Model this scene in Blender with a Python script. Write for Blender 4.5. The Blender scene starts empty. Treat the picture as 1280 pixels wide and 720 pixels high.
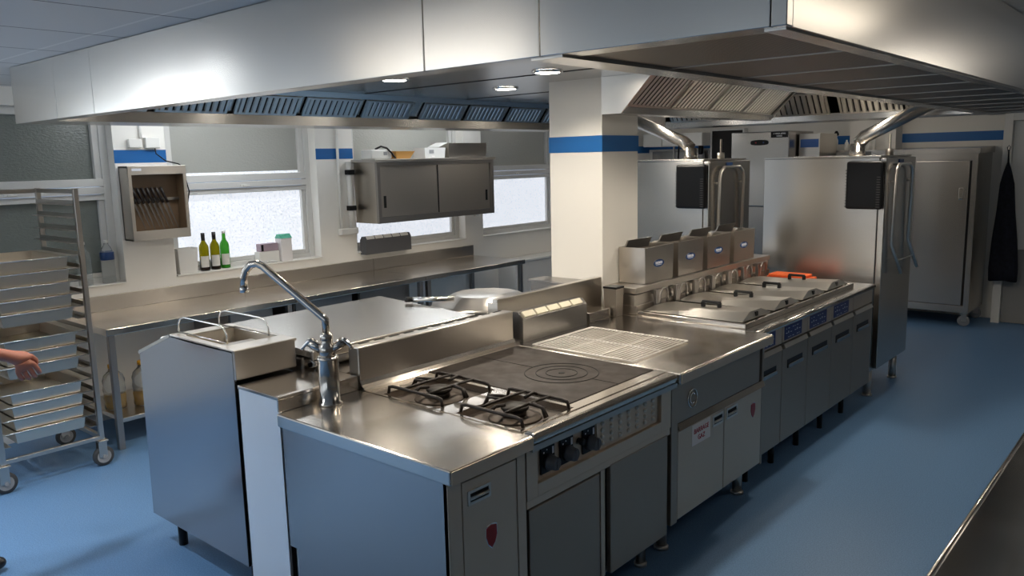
import bpy, bmesh, math, random
from mathutils import Vector, Matrix
random.seed(7)
PI = math.pi
C = bpy.context.scene.collection
BASE = {}

# ------------------------------------------------------------------ materials
def mat(name, col, rough=0.5, metal=0.0, emit=None, estr=0.0, spec=0.5, trans=0.0, ior=1.45, aniso=0.0, coat=0.0, alpha=1.0):
    m = bpy.data.materials.new(name); m.use_nodes = True
    b = m.node_tree.nodes['Principled BSDF']
    b.inputs['Base Color'].default_value = (*col, 1)
    b.inputs['Roughness'].default_value = rough
    b.inputs['Metallic'].default_value = metal
    b.inputs['Specular IOR Level'].default_value = spec
    b.inputs['Transmission Weight'].default_value = trans
    b.inputs['IOR'].default_value = ior
    b.inputs['Coat Weight'].default_value = coat
    b.inputs['Alpha'].default_value = alpha
    if emit:
        b.inputs['Emission Color'].default_value = (*emit, 1)
        b.inputs['Emission Strength'].default_value = estr
    return m

def nodes(m): return m.node_tree.nodes, m.node_tree.links, m.node_tree.nodes['Principled BSDF']

def brushed(name, col, rough=0.3, aniso=0.6, scratch=(2, 2, 300), var=0.006):
    """brushed stainless steel: grain runs level on upright faces and along Y on flat ones"""
    m = mat(name, col, rough, 1.0)
    N, L, b = nodes(m)
    b.inputs['Anisotropic'].default_value = aniso
    t = N.new('ShaderNodeCombineXYZ'); t.inputs[0].default_value = 0.05; t.inputs[2].default_value = 1.0
    L.new(t.outputs[0], b.inputs['Tangent'])
    g = N.new('ShaderNodeNewGeometry')
    mp = N.new('ShaderNodeMapping'); mp.inputs['Scale'].default_value = scratch
    L.new(g.outputs['Position'], mp.inputs[0])
    n = N.new('ShaderNodeTexNoise'); n.inputs['Scale'].default_value = 1.0; n.inputs['Detail'].default_value = 2
    L.new(mp.outputs[0], n.inputs['Vector'])
    r = N.new('ShaderNodeMapRange'); r.inputs[3].default_value = rough - var; r.inputs[4].default_value = rough + var
    L.new(n.outputs[0], r.inputs[0]); L.new(r.outputs[0], b.inputs['Roughness'])
    return m

def rgb(r, g, b):
    f = lambda c: (c / 255 / 12.92) if c / 255 <= .04045 else ((c / 255 + .055) / 1.055) ** 2.4
    return (f(r), f(g), f(b))

M = {}
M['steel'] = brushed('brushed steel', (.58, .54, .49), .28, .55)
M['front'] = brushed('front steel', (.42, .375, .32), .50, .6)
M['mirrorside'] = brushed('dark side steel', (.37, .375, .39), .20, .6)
M['door'] = brushed('warm lit door steel', (.70, .60, .49), .50, .6)  # pale warm tint stands in for warm aisle light on these fronts
M['pale'] = brushed('pale panel steel', (.86, .88, .90), .5, .5)
M['top'] = brushed('worktop steel', (.66, .61, .55), .19, .55)
M['hood'] = brushed('hood steel', (.72, .69, .64), .24, .6)
M['hood_in'] = brushed('hood lining steel', (.62, .60, .57), .25, .4)
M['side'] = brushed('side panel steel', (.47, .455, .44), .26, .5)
M['oven'] = brushed('oven steel', (.56, .53, .49), .27, .7)
M['tray'] = brushed('pan steel', (.70, .63, .53), .34, .3)
M['lid'] = brushed('lid steel', (.74, .70, .64), .33, .3)
M['filter'] = brushed('filter steel', (.62, .60, .57), .28, .2)
M['chrome'] = mat('chrome', (.80, .79, .77), .08, 1.0)
M['tapsteel'] = mat('polished tap steel', (.64, .60, .55), .14, 1.0)
M['gridwire'] = mat('white bright wire', (.85, .82, .77), .4, .35)
M['wire'] = mat('bright wire', (.80, .78, .74), .22, 1.0)
M['black'] = mat('black plastic', (.010, .010, .011), .3, spec=.25)
M['dark'] = mat('dark gap', (.012, .011, .010), .7)
M['darksteel'] = brushed('dark steel', (.36, .34, .32), .34, .4)
M['iron'] = mat('cast iron', (.035, .027, .022), .45, .3)
M['knob'] = mat('knob grey', (.11, .11, .115), .38)
M['well'] = mat('browned well', (.085, .065, .05), .5, .6)
M['cap'] = mat('burner cap', (.03, .025, .02), .5, .5)
M['white'] = mat('white paint', (.80, .77, .71), .5)
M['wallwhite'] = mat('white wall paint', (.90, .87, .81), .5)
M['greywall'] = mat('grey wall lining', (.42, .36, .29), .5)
M['whiteplastic'] = mat('white plastic', (.82, .80, .75), .35)
M['cream'] = mat('cream plastic', (.80, .74, .58), .4)
M['frame'] = mat('window frame paint', (.70, .69, .66), .35)
M['blue'] = mat('blue paint', rgb(24, 98, 165), .4)
M['red'] = mat('red enamel', rgb(150, 22, 22), .3)
M['redtext'] = mat('red ink', rgb(185, 40, 60), .5)
M['paper'] = mat('paper', (.86, .82, .80), .6)
M['blueplate'] = mat('blue plate', rgb(40, 70, 120), .3)
M['bluepanel'] = mat('blue control film', rgb(38, 52, 110), .3)
M['ink'] = mat('pale ink', (.80, .82, .88), .4)
M['rubber'] = mat('grey rubber', (.05, .05, .05), .6)
M['wheel'] = mat('grey wheel', (.30, .30, .30), .5)
M['orange'] = mat('orange cloth', rgb(240, 110, 55), .8)
M['yellow'] = mat('yellow plastic', rgb(225, 165, 40), .4)
M['basket'] = mat('tan basket', rgb(215, 160, 85), .5)
M['clear'] = mat('clear plastic', (.92, .95, .95), .08, trans=.92, ior=1.25)
M['oil'] = mat('cooking oil', rgb(215, 170, 40), .08, trans=.6, ior=1.4)
M['greenglass'] = mat('bright green glass', rgb(80, 175, 60), .08, trans=.55, ior=1.3)
M['oliveglass'] = mat('olive glass', rgb(150, 140, 20), .08, trans=.55, ior=1.3)
M['wine'] = mat('dark wine', (.02, .012, .008), .1)
M['foil'] = mat('black foil', (.012, .012, .012), .3)
M['label'] = mat('bottle label', (.75, .72, .66), .6)
M['green'] = mat('mint plastic', rgb(95, 190, 160), .4)
M['pink'] = mat('mauve pack', rgb(170, 150, 160), .5)
M['apron'] = mat('navy cloth', (.008, .009, .016), .9)
M['knife'] = mat('blade steel', (.22, .20, .18), .4, 1.0)
M['handle'] = mat('dark handle', (.02, .012, .01), .4)
M['brownboard'] = mat('amber panel', (.22, .14, .08), .35)
M['greydoor'] = mat('grey door paint', (.30, .29, .27), .4)
M['uppershade'] = mat('grey glass', (.20, .22, .205), .12)
M['blindglass'] = mat('backlit grey glass', (.46, .46, .42), .14)  # paler base colour stands in for daylight coming through the blind
M['skin'] = mat('skin', rgb(176, 112, 90), .5)
M['hair'] = mat('hair', (.03, .02, .012), .6)
M['shirt'] = mat('white jacket cloth', (.65, .65, .65), .8)
M['trouser'] = mat('dark trouser cloth', (.03, .035, .045), .85)
M['shoe'] = mat('black shoe leather', (.015, .015, .015), .4)
M['lamp'] = mat('lamp glow', (1, 1, 1), .5, emit=(1, .93, .82), estr=30)
M['tube'] = mat('ceiling lamp glow', (1, 1, 1), .5, emit=(1, .92, .82), estr=6)
M['cooltube'] = mat('cool ceiling lamp glow', (1, 1, 1), .5, emit=(.90, .95, 1.0), estr=11)
M['dimtube'] = mat('warm dim lamp glow', (1, 1, 1), .5, emit=(1, .90, .76), estr=3.2)
M['day'] = mat('daylit frosted glass', (.5, .5, .5), .25, emit=(.86, .91, 1.0), estr=2.2)
M['dayout'] = mat('daylit clear glass', (.5, .5, .5), .1, emit=(.80, .90, 1.0), estr=1.0)
M['skyout'] = mat('sky lit clear glass', (.5, .5, .5), .1, emit=(.80, .90, 1.0), estr=3)
M['uv'] = mat('violet tube glow', (1, 1, 1), .5, emit=(.10, .16, 1.0), estr=25)

def noise_mat(m, sock, scale, lo, hi, detail=4, stretch=(1, 1, 1)):
    N, L, b = nodes(m)
    g = N.new('ShaderNodeNewGeometry'); mp = N.new('ShaderNodeMapping'); mp.inputs['Scale'].default_value = stretch
    L.new(g.outputs['Position'], mp.inputs[0])
    n = N.new('ShaderNodeTexNoise'); n.inputs['Scale'].default_value = scale; n.inputs['Detail'].default_value = detail
    L.new(mp.outputs[0], n.inputs['Vector'])
    if sock == 'Base Color':
        r = N.new('ShaderNodeValToRGB'); r.color_ramp.elements[0].position = .3; r.color_ramp.elements[1].position = .7
        r.color_ramp.elements[0].color = (*lo, 1); r.color_ramp.elements[1].color = (*hi, 1)
    else:
        r = N.new('ShaderNodeMapRange'); r.inputs[1].default_value = .3; r.inputs[2].default_value = .7
        r.inputs[3].default_value = lo; r.inputs[4].default_value = hi
    L.new(n.outputs[0], r.inputs[0]); L.new(r.outputs[0], b.inputs[sock])
def bump_mat(m, scale, strength, dist=.01, stretch=(1, 1, 1), detail=3):
    N, L, b = nodes(m)
    g = N.new('ShaderNodeNewGeometry'); mp = N.new('ShaderNodeMapping'); mp.inputs['Scale'].default_value = stretch
    L.new(g.outputs['Position'], mp.inputs[0])
    n = N.new('ShaderNodeTexNoise'); n.inputs['Scale'].default_value = scale; n.inputs['Detail'].default_value = detail
    L.new(mp.outputs[0], n.inputs['Vector'])
    bp = N.new('ShaderNodeBump'); bp.inputs['Strength'].default_value = strength; bp.inputs['Distance'].default_value = dist
    L.new(n.outputs[0], bp.inputs['Height']); L.new(bp.outputs[0], b.inputs['Normal'])

bump_mat(M['top'], 2.4, .20, .06, (1, 1, 1), 1)
M['floor'] = mat('blue vinyl floor', (.1, .2, .35), .42, spec=.45)
noise_mat(M['floor'], 'Base Color', 170, rgb(80, 116, 154), rgb(112, 148, 186), 3)
bump_mat(M['floor'], 220, .15, .002)
M['plate'] = mat('solid top iron', (.05, .04, .035), .42, .6)
noise_mat(M['plate'], 'Base Color', 9, (.030, .023, .019), (.055, .043, .036), 8)
noise_mat(M['plate'], 'Roughness', 14, .5, .64, 6)
noise_mat(M['day'], 'Emission Strength', 60, .44, .80, 3)
bump_mat(M['uppershade'], 45, .35, .01, (1, 1, 2.2), 2); bump_mat(M['blindglass'], 45, .3, .01, (1, 1, 2.2), 2)
noise_mat(M['apron'], 'Base Color', 30, (.006, .006, .010), (.014, .015, .024))
# perforated grille: small dark holes
m = brushed('perforated steel', (.30, .26, .22), .42, .2); M['perf'] = m
N, L, b = nodes(m)
g = N.new('ShaderNodeNewGeometry'); mp = N.new('ShaderNodeMapping'); mp.inputs['Scale'].default_value = (110, 110, 0)
L.new(g.outputs['Position'], mp.inputs[0])
v = N.new('ShaderNodeTexVoronoi'); v.inputs['Scale'].default_value = 1; v.inputs['Randomness'].default_value = 0
L.new(mp.outputs[0], v.inputs['Vector'])
r = N.new('ShaderNodeMapRange'); r.inputs[1].default_value = .28; r.inputs[2].default_value = .36
L.new(v.outputs['Distance'], r.inputs[0])
mx = N.new('ShaderNodeMix'); mx.data_type = 'RGBA'
mx.inputs[6].default_value = (.015, .013, .011, 1); mx.inputs[7].default_value = (.25, .21, .18, 1)
L.new(r.outputs[0], mx.inputs[0]); L.new(mx.outputs[2], b.inputs['Base Color'])
# suspended ceiling tiles, 0.6 m grid
m = mat('ceiling tile', (.62, .62, .60), .8); M['ceiling'] = m
N, L, b = nodes(m)
g = N.new('ShaderNodeNewGeometry'); s = N.new('ShaderNodeSeparateXYZ'); L.new(g.outputs['Position'], s.inputs[0])
def line(ax, off, w, per):
    a = N.new('ShaderNodeMath'); a.operation = 'ADD'; a.inputs[1].default_value = off + 60; L.new(s.outputs[ax], a.inputs[0])
    d = N.new('ShaderNodeMath'); d.operation = 'MODULO'; d.inputs[1].default_value = per; L.new(a.outputs[0], d.inputs[0])
    c = N.new('ShaderNodeMath'); c.operation = 'LESS_THAN'; c.inputs[1].default_value = w; L.new(d.outputs[0], c.inputs[0])
    return c
lx = line(0, 2.985, .010, .6); ly = line(1, -1.48, .016, .6)
m1 = N.new('ShaderNodeMix'); m1.data_type = 'RGBA'; m1.inputs[6].default_value = (.62, .625, .62, 1); m1.inputs[7].default_value = (.74, .74, .73, 1)
L.new(ly.outputs[0], m1.inputs[0])
m2 = N.new('ShaderNodeMix'); m2.data_type = 'RGBA'; m2.inputs[7].default_value = (.12, .12, .12, 1)
L.new(m1.outputs[2], m2.inputs[6]); L.new(lx.outputs[0], m2.inputs[0]); L.new(m2.outputs[2], b.inputs['Base Color'])

# ------------------------------------------------------------------ geometry helpers
class MB:
    def __init__(s): s.bm = bmesh.new()
    def box(s, x0, x1, y0, y1, z0, z1, bev=0.0, mi=0, seg=2):
        bm = s.bm
        x0, x1 = min(x0, x1), max(x0, x1); y0, y1 = min(y0, y1), max(y0, y1); z0, z1 = min(z0, z1), max(z0, z1)
        v = [bm.verts.new((x, y, z)) for x in (x0, x1) for y in (y0, y1) for z in (z0, z1)]
        fs = [bm.faces.new([v[i] for i in q]) for q in ((0, 1, 3, 2), (4, 6, 7, 5), (0, 4, 5, 1), (2, 3, 7, 6), (0, 2, 6, 4), (1, 5, 7, 3))]
        for f in fs: f.material_index = mi
        if bev > 0:
            es = list({e for f in fs for e in f.edges})
            r = bmesh.ops.bevel(bm, geom=es, offset=bev, segments=seg, affect='EDGES', profile=.5)
            for f in r['faces']: f.material_index = mi
        return s
    def prism(s, poly, axis, a0, a1, mi=0):
        """poly: 2D outline in the two other axes (in x,y,z order), extruded along axis"""
        bm = s.bm
        def P(p, a):
            q = list(p); q.insert(axis, a); return bm.verts.new(q)
        A = [P(p, a0) for p in poly]; B = [P(p, a1) for p in poly]; n = len(poly)
        fs = [bm.faces.new(A), bm.faces.new(B[::-1])]
        for i in range(n): fs.append(bm.faces.new((A[i], B[i], B[(i + 1) % n], A[(i + 1) % n])))
        for f in fs: f.material_index = mi
        bmesh.ops.recalc_face_normals(bm, faces=fs)
        return s
    def hexa(s, pts, mi=0):
        """eight points: bottom ring of four then top ring of four"""
        bm = s.bm; v = [bm.verts.new(p) for p in pts]
        fs = [bm.faces.new([v[i] for i in q]) for q in ((0, 3, 2, 1), (4, 5, 6, 7), (0, 1, 5, 4), (1, 2, 6, 5), (2, 3, 7, 6), (3, 0, 4, 7))]
        for f in fs: f.material_index = mi
        bmesh.ops.recalc_face_normals(bm, faces=fs)
        return s
    def tube(s, pts, r, seg=10, closed=False, mi=0, caps=True):
        bm = s.bm; P = [Vector(p) for p in pts]; n = len(P)
        rs = r if isinstance(r, (list, tuple)) else [r] * n
        rings = []; up = None
        for i in range(n):
            if closed: t = (P[(i + 1) % n] - P[i - 1]).normalized()
            elif i == 0: t = (P[1] - P[0]).normalized()
            elif i == n - 1: t = (P[-1] - P[-2]).normalized()
            else: t = ((P[i + 1] - P[i]).normalized() + (P[i] - P[i - 1]).normalized()).normalized()
            if up is None:
                up = Vector((0, 0, 1)) if abs(t.z) < .9 else Vector((1, 0, 0))
            a = (up - t * up.dot(t))
            if a.length < 1e-5: a = t.orthogonal()
            a.normalize(); b = t.cross(a); up = a
            rings.append([bm.verts.new(P[i] + (a * math.cos(2 * PI * k / seg) + b * math.sin(2 * PI * k / seg)) * rs[i]) for k in range(seg)])
        fs = []
        for i in range(n if closed else n - 1):
            A, B = rings[i], rings[(i + 1) % n]
            for k in range(seg): fs.append(bm.faces.new((A[k], A[(k + 1) % seg], B[(k + 1) % seg], B[k])))
        for f in fs: f.smooth = True
        if caps and not closed:
            fs += [bm.faces.new(rings[0][::-1]), bm.faces.new(rings[-1])]
        for f in fs: f.material_index = mi
        bmesh.ops.recalc_face_normals(bm, faces=fs)
        return s
    def cyl(s, p0, p1, r0, r1=None, seg=20, mi=0): return s.tube([p0, p1], [r0, r0 if r1 is None else r1], seg, mi=mi)
    def lathe(s, prof, c, seg=24, axis=2, mi=0, flip=1, caps=True):
        bm = s.bm; rings = []
        for (r, h) in prof:
            ring = []
            for k in range(seg):
                a = 2 * PI * k / seg; q = [r * math.cos(a), r * math.sin(a)]; q.insert(axis, h * flip)
                ring.append(bm.verts.new((c[0] + q[0], c[1] + q[1], c[2] + q[2])))
            rings.append(ring)
        fs = []
        for A, B in zip(rings, rings[1:]):
            for k in range(seg): fs.append(bm.faces.new((A[k], A[(k + 1) % seg], B[(k + 1) % seg], B[k])))
        for f in fs: f.smooth = True
        if caps:
            for R in (rings[0], rings[-1]): fs.append(bm.faces.new(R))
        for f in fs: f.material_index = mi
        bmesh.ops.recalc_face_normals(bm, faces=fs)
        return s
    def loft(s, rects, mi=0, cap0=False, cap1=True):
        bm = s.bm; R = []
        for (x0, x1, y0, y1, z) in rects: R.append([bm.verts.new(p) for p in ((x0, y0, z), (x1, y0, z), (x1, y1, z), (x0, y1, z))])
        fs = []
        for A, B in zip(R, R[1:]):
            for k in range(4): fs.append(bm.faces.new((A[k], A[(k + 1) % 4], B[(k + 1) % 4], B[k])))
        if cap0: fs.append(bm.faces.new(R[0]))
        if cap1: fs.append(bm.faces.new(R[-1]))
        for f in fs: f.material_index = mi
        return s
    def rot(s, ang, axis, c, verts=None):
        bmesh.ops.rotate(s.bm, verts=verts or s.bm.verts, cent=c, matrix=Matrix.Rotation(ang, 3, axis)); return s
    def text(s, txt, size, o, xd, yd, mi=0, ext=.0008, align='CENTER'):
        cu = bpy.data.curves.new('t', 'FONT'); cu.body = txt; cu.size = size; cu.extrude = ext; cu.align_x = align; cu.align_y = 'CENTER'
        ob = bpy.data.objects.new('t', cu); C.objects.link(ob)
        dg = bpy.context.evaluated_depsgraph_get(); dg.update()
        me = bpy.data.meshes.new_from_object(ob.evaluated_get(dg))
        xd = Vector(xd).normalized(); yd = Vector(yd).normalized(); zd = xd.cross(yd)
        T = Matrix((xd, yd, zd)).transposed().to_4x4(); T.translation = Vector(o)
        me.transform(T); n0 = len(s.bm.faces); s.bm.from_mesh(me); s.bm.faces.ensure_lookup_table()
        for f in s.bm.faces[n0:]: f.material_index = mi
        bpy.data.objects.remove(ob); bpy.data.curves.remove(cu); bpy.data.meshes.remove(me)
        return s
    def build(s, name, mats, parent=None, base=None, label=None, cat=None, group=None, kind=None):
        me = bpy.data.meshes.new(name)
        if base is None: base = BASE.get(parent.name, (0, 0, 0)) if parent else (0, 0, 0)
        bmesh.ops.translate(s.bm, verts=s.bm.verts, vec=-Vector(base))
        s.bm.to_mesh(me); s.bm.free()
        for m_ in (mats if isinstance(mats, (list, tuple)) else [mats]): me.materials.append(M[m_])
        o = bpy.data.objects.new(name, me); C.objects.link(o)
        if parent: o.parent = parent
        else: o.location = base
        BASE[o.name] = tuple(base)
        tag(o, label, cat, group, kind)
        return o

def tag(o, label=None, cat=None, group=None, kind=None):
    if label: o['label'] = label
    if cat: o['category'] = cat
    if group: o['group'] = group
    if kind: o['kind'] = kind

def thing(name, label, cat, loc, group=None):
    o = bpy.data.objects.new(name, None); C.objects.link(o); o.location = loc; o.empty_display_size = .1
    tag(o, label, cat, group); BASE[o.name] = tuple(loc); return o

def dup(root, delta, label=None, group=None):
    r = root.copy(); C.objects.link(r); r.location = Vector(root.location) + Vector(delta)
    if label: r['label'] = label
    if group: r['group'] = group
    for ch in list(root.children):
        c = ch.copy(); C.objects.link(c); c.parent = r
        for g_ in list(ch.children):
            d = g_.copy(); C.objects.link(d); d.parent = c
    return r

def B(*a, **k): return MB().box(*a, **k)
def arc(c, r, a0, a1, n, plane):
    out = []
    for i in range(n + 1):
        a = a0 + (a1 - a0) * i / n; q = [r * math.cos(a), r * math.sin(a)]; q.insert(plane, 0)
        out.append((c[0] + q[0], c[1] + q[1], c[2] + q[2]))
    return out

# ------------------------------------------------------------------ camera
YAW, PITCH, ROLL, F = .71722945, .15900291, -.0232924, 1006.5
cam = bpy.data.cameras.new('camera'); co = bpy.data.objects.new('camera', cam); C.objects.link(co)
fw = Vector((-math.sin(YAW) * math.cos(PITCH), math.cos(YAW) * math.cos(PITCH), -math.sin(PITCH)))
rt = fw.cross(Vector((0, 0, 1))).normalized(); up = rt.cross(fw)
c_, s_ = math.cos(ROLL), math.sin(ROLL)
rt, up = c_ * rt + s_ * up, -s_ * rt + c_ * up
mw = Matrix((rt, up, -fw)).transposed().to_4x4(); mw.translation = (0, 0, 1.85); co.matrix_world = mw
cam.sensor_width = 36; cam.lens = F / 1280 * 36; cam.clip_start = .02
bpy.context.scene.camera = co

# ------------------------------------------------------------------ setting
ZC = 2.40
XL, XR, YN, YF = -6.09, 2.4, -3.0, 10.0
def struct(name, mb, mats): return mb.build(name, mats, kind='structure')
struct('floor', B(XL - .4, XR + .2, YN - .2, YF + .2, -.1, 0), 'floor')
struct('ceiling', B(XL - .4, XR + .2, YN - .2, YF + .2, ZC, ZC + .1), 'ceiling')
ZS, ZT = 1.0, 2.28
opens = [(-2.32, -.94), (-.56, .82), (1.22, 2.60), (2.99, 4.36), (4.77, 6.24), (6.52, 7.90), (8.25, 9.6)]
mb = B(XL - .22, XL, YN, YF, 0, ZS).box(XL - .22, XL, YN, YF, ZT, ZC)
ys = [YN] + [v for o in opens for v in o] + [YF]
for a, b_ in zip(ys[0::2], ys[1::2]): mb.box(XL - .22, XL, a, b_, ZS, ZT)
# blue painted band on the piers
for a, b_ in zip(ys[0::2], ys[1::2]): mb.box(XL - .001, XL + .002, a, b_, 1.885, 1.98, mi=1)
struct('wall_left', mb, ['wallwhite', 'blue'])
struct('wall_far', B(XL, XR, YF, YF + .15, 0, ZC).box(XL, -1.72, YF - .002, YF + .001, 1.93, 2.03, mi=1)
       .box(-3.25, -2.75, YF - .25, YF, 0, ZC), ['white', 'blue'])
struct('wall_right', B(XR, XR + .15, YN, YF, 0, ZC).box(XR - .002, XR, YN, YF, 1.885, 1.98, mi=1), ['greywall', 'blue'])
mb = B(XL, XR, YN - .22, YN, 0, 1.1).box(XL, XR, YN - .22, YN, 2.28, ZC)
bo = [(-5.6, -4.0), (-3.6, -2.0), (-1.6, 0.0)]
for a, b_ in zip([XL] + [o[1] for o in bo], [o[0] for o in bo] + [XR]): mb.box(a, b_, YN - .22, YN, 1.1, 2.28)
struct('wall_back', mb, 'white')
for i, (a, b_) in enumerate(bo):  # unseen windows added so their glowing panes light the ceiling and hood fascia
    mb = B(a, a + .06, YN - .17, YN - .11, 1.1, 2.28).box(b_ - .06, b_, YN - .17, YN - .11, 1.1, 2.28).box(a + .06, b_ - .06, YN - .17, YN - .11, 1.1, 1.16).box(a + .06, b_ - .06, YN - .17, YN - .11, 2.22, 2.28).box((a + b_) / 2 - .03, (a + b_) / 2 + .03, YN - .17, YN - .11, 1.16, 2.22)
    w = mb.build('window_%d' % (8 + i), 'frame', kind='structure')
    B(a + .06, (a + b_) / 2 - .03, YN - .145, YN - .138, 1.16, 2.22).build('pane', 'dayout', w); B((a + b_) / 2 + .03, b_ - .06, YN - .145, YN - .138, 1.16, 2.22).build('pane', 'dayout', w)
    B(a, b_, YN - .11, YN + .02, 1.1, 1.112).build('window_sill', 'white', w)
struct('column', B(-3.20, -2.80, 4.062, 4.462, 0, ZC, .004).box(-3.203, -2.797, 4.059, 4.465, 1.88, 1.977, mi=1), ['white', 'blue'])

def window(i, y0, y1, upper, lower, shade_gap=0.0):
    xp = XL - .15                       # glass plane
    fr = MB(); t = .055
    def fbox(a, b2, c, d, dep=.05): fr.box(xp - .02, xp + dep, a, b2, c, d, .004)
    fbox(y0, y0 + t, ZS, ZT); fbox(y1 - t, y1, ZS, ZT); fbox(y0 + t, y1 - t, ZT - t, ZT); fbox(y0 + t, y1 - t, ZS, ZS + .05)
    fbox(y0 + t, y1 - t, 1.665, 1.715, .07)      # transom and the two sashes that meet on it
    fbox(y0 + t, y1 - t, 1.72, 1.775, .055); fbox(y0 + t, y1 - t, 1.62, 1.66, .05)
    fbox(y0 + t, y0 + t + .045, 1.72, ZT - t, .04); fbox(y1 - t - .045, y1 - t, 1.72, ZT - t, .04)
    fbox(y0 + t, y0 + t + .04, ZS + .05, 1.62, .035); fbox(y1 - t - .04, y1 - t, ZS + .05, 1.62, .035); fbox(y0 + t + .04, y1 - t - .04, ZS + .05, ZS + .085, .035)
    w = fr.build('window_%d' % i, 'frame', kind='structure')
    MB().box(xp + .06, xp + .075, (y0 + y1) / 2 - .03, (y0 + y1) / 2 + .03, 1.672, 1.69, .003).box(xp + .07, xp + .085, (y0 + y1) / 2 - .01, (y0 + y1) / 2 + .05, 1.676, 1.686, .002).build('window_latch', 'whiteplastic', w)
    MB().box(xp - .004, xp + .004, y0 + t + .045, y1 - t - .045, 1.775 + shade_gap, ZT - t).build('upper_pane', upper, w)
    if shade_gap: MB().box(xp - .004, xp + .004, y0 + t + .045, y1 - t - .045, 1.775, 1.775 + shade_gap).build('bright_slit', 'day', w)
    MB().box(xp - .004, xp + .004, y0 + t + .04, y1 - t - .04, ZS + .085, 1.62).build('lower_pane', lower, w)
    B(xp + .05, XL + .02, y0 + .002, y1 - .002, ZS, ZS + .012, .003).build('window_sill', 'white', w)
window(1, *opens[2], 'uppershade', 'uppershade')
window(2, *opens[3], 'blindglass', 'day', .02)
window(3, *opens[4], 'blindglass', 'day')
window(4, *opens[5], 'blindglass', 'day')
window(5, *opens[6], 'uppershade', 'day')
window(6, *opens[1], 'skyout', 'skyout')
window(7, *opens[0], 'dayout', 'dayout')
# far right doorway with white jamb and grey leaf
mb = B(-1.70, -1.62, 9.74, 9.999, 0, 2.2, .004).box(-.66, -.58, 9.74, 9.999, 0, 2.2, .004).box(-1.62, -.66, 9.74, 9.999, 2.12, 2.2, .004)
d1 = struct('door_1', mb, 'white')
B(-1.617, -.663, 9.80, 9.85, .79, 2.117, .003).build('door_leaf', 'white', d1)
B(-1.617, -.663, 9.795, 9.85, .005, .786, .003).build('kick_panel', 'greydoor', d1)
B(-.78, -.74, 9.77, 9.80, .95, 1.15, .004).cyl((-.76, 9.77, 1.06), (-.76, 9.74, 1.06), .01).cyl((-.76, 9.745, 1.06), (-.88, 9.745, 1.06), .009).build('door_handle', 'chrome', d1)

# ------------------------------------------------------------------ extraction hood
H0, H1, HY0, HY1, HZ0, HZ1 = -4.97, -.67, 1.617, 7.15, 2.10, 2.397
hood = thing('extraction_hood', 'large steel extraction canopy hung over the cooking island', 'extractor hood', ((H0 + H1) / 2, (HY0 + HY1) / 2, HZ0))
segs = [(H0, -4.385), (-4.383, -3.948), (-3.946, -1.722), (-1.718, -1.303), (-1.299, -.705)]
for a, b_ in segs: B(a, b_, HY0, HY0 + .014, HZ0, HZ1, .002).build('fascia_panel', 'hood', hood)
B(H1 - .014, H1, HY0 + .03, HY1, HZ0, HZ1).build('fascia_panel', 'hood', hood)
B(H0, H0 + .014, HY0 + .015, HY1, HZ0, HZ1).build('fascia_panel', 'hood', hood)
B(H0, H1, HY1 - .014, HY1, HZ0, HZ1).build('fascia_panel', 'hood', hood)
B(-.703, H1, HY0 - .001, HY0 + .029, HZ0, HZ1, .002).build('corner_trim', 'hood', hood)
B(H0, -.70, HY0 + .014, HY0 + .075, HZ0, HZ0 + .012).box(-.73, H1 - .014, HY0 + .03, HY1, HZ0 - .004, HZ0 + .012).build('bottom_rim', 'hood_in', hood)
B(H0 + .014, -1.30, HY0 + .014, HY1, 2.315, 2.325).build('lining', 'hood_in', hood)
# seams of the lining
mb = MB()
for y in (2.62, 3.62, 4.62, 5.62): mb.box(-4.45, -1.31, y - .004, y + .004, 2.311, 2.3152)
mb.box(-2.32, -2.312, HY0 + .08, 4.0, 2.311, 2.3152)
mb.build('lining_seam', 'dark', hood)
# gutters
B(H0 + .014, -4.60, HY0 + .08, HY1, HZ0, HZ0 + .01).box(-4.61, -4.60, HY0 + .08, 6.73, HZ0 + .01, 2.162).box(-4.60, -1.30, 6.73, HY1, HZ0, HZ0 + .01).box(-4.60, -1.30, 6.72, 6.73, HZ0, 2.155).build('gutter', 'hood_in', hood)
MB().prism([(-4.60, 6.10), (-3.92, 6.718), (-4.60, 6.718)], 2, 2.101, 2.314).build('corner_plate', 'hood_in', hood)

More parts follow.
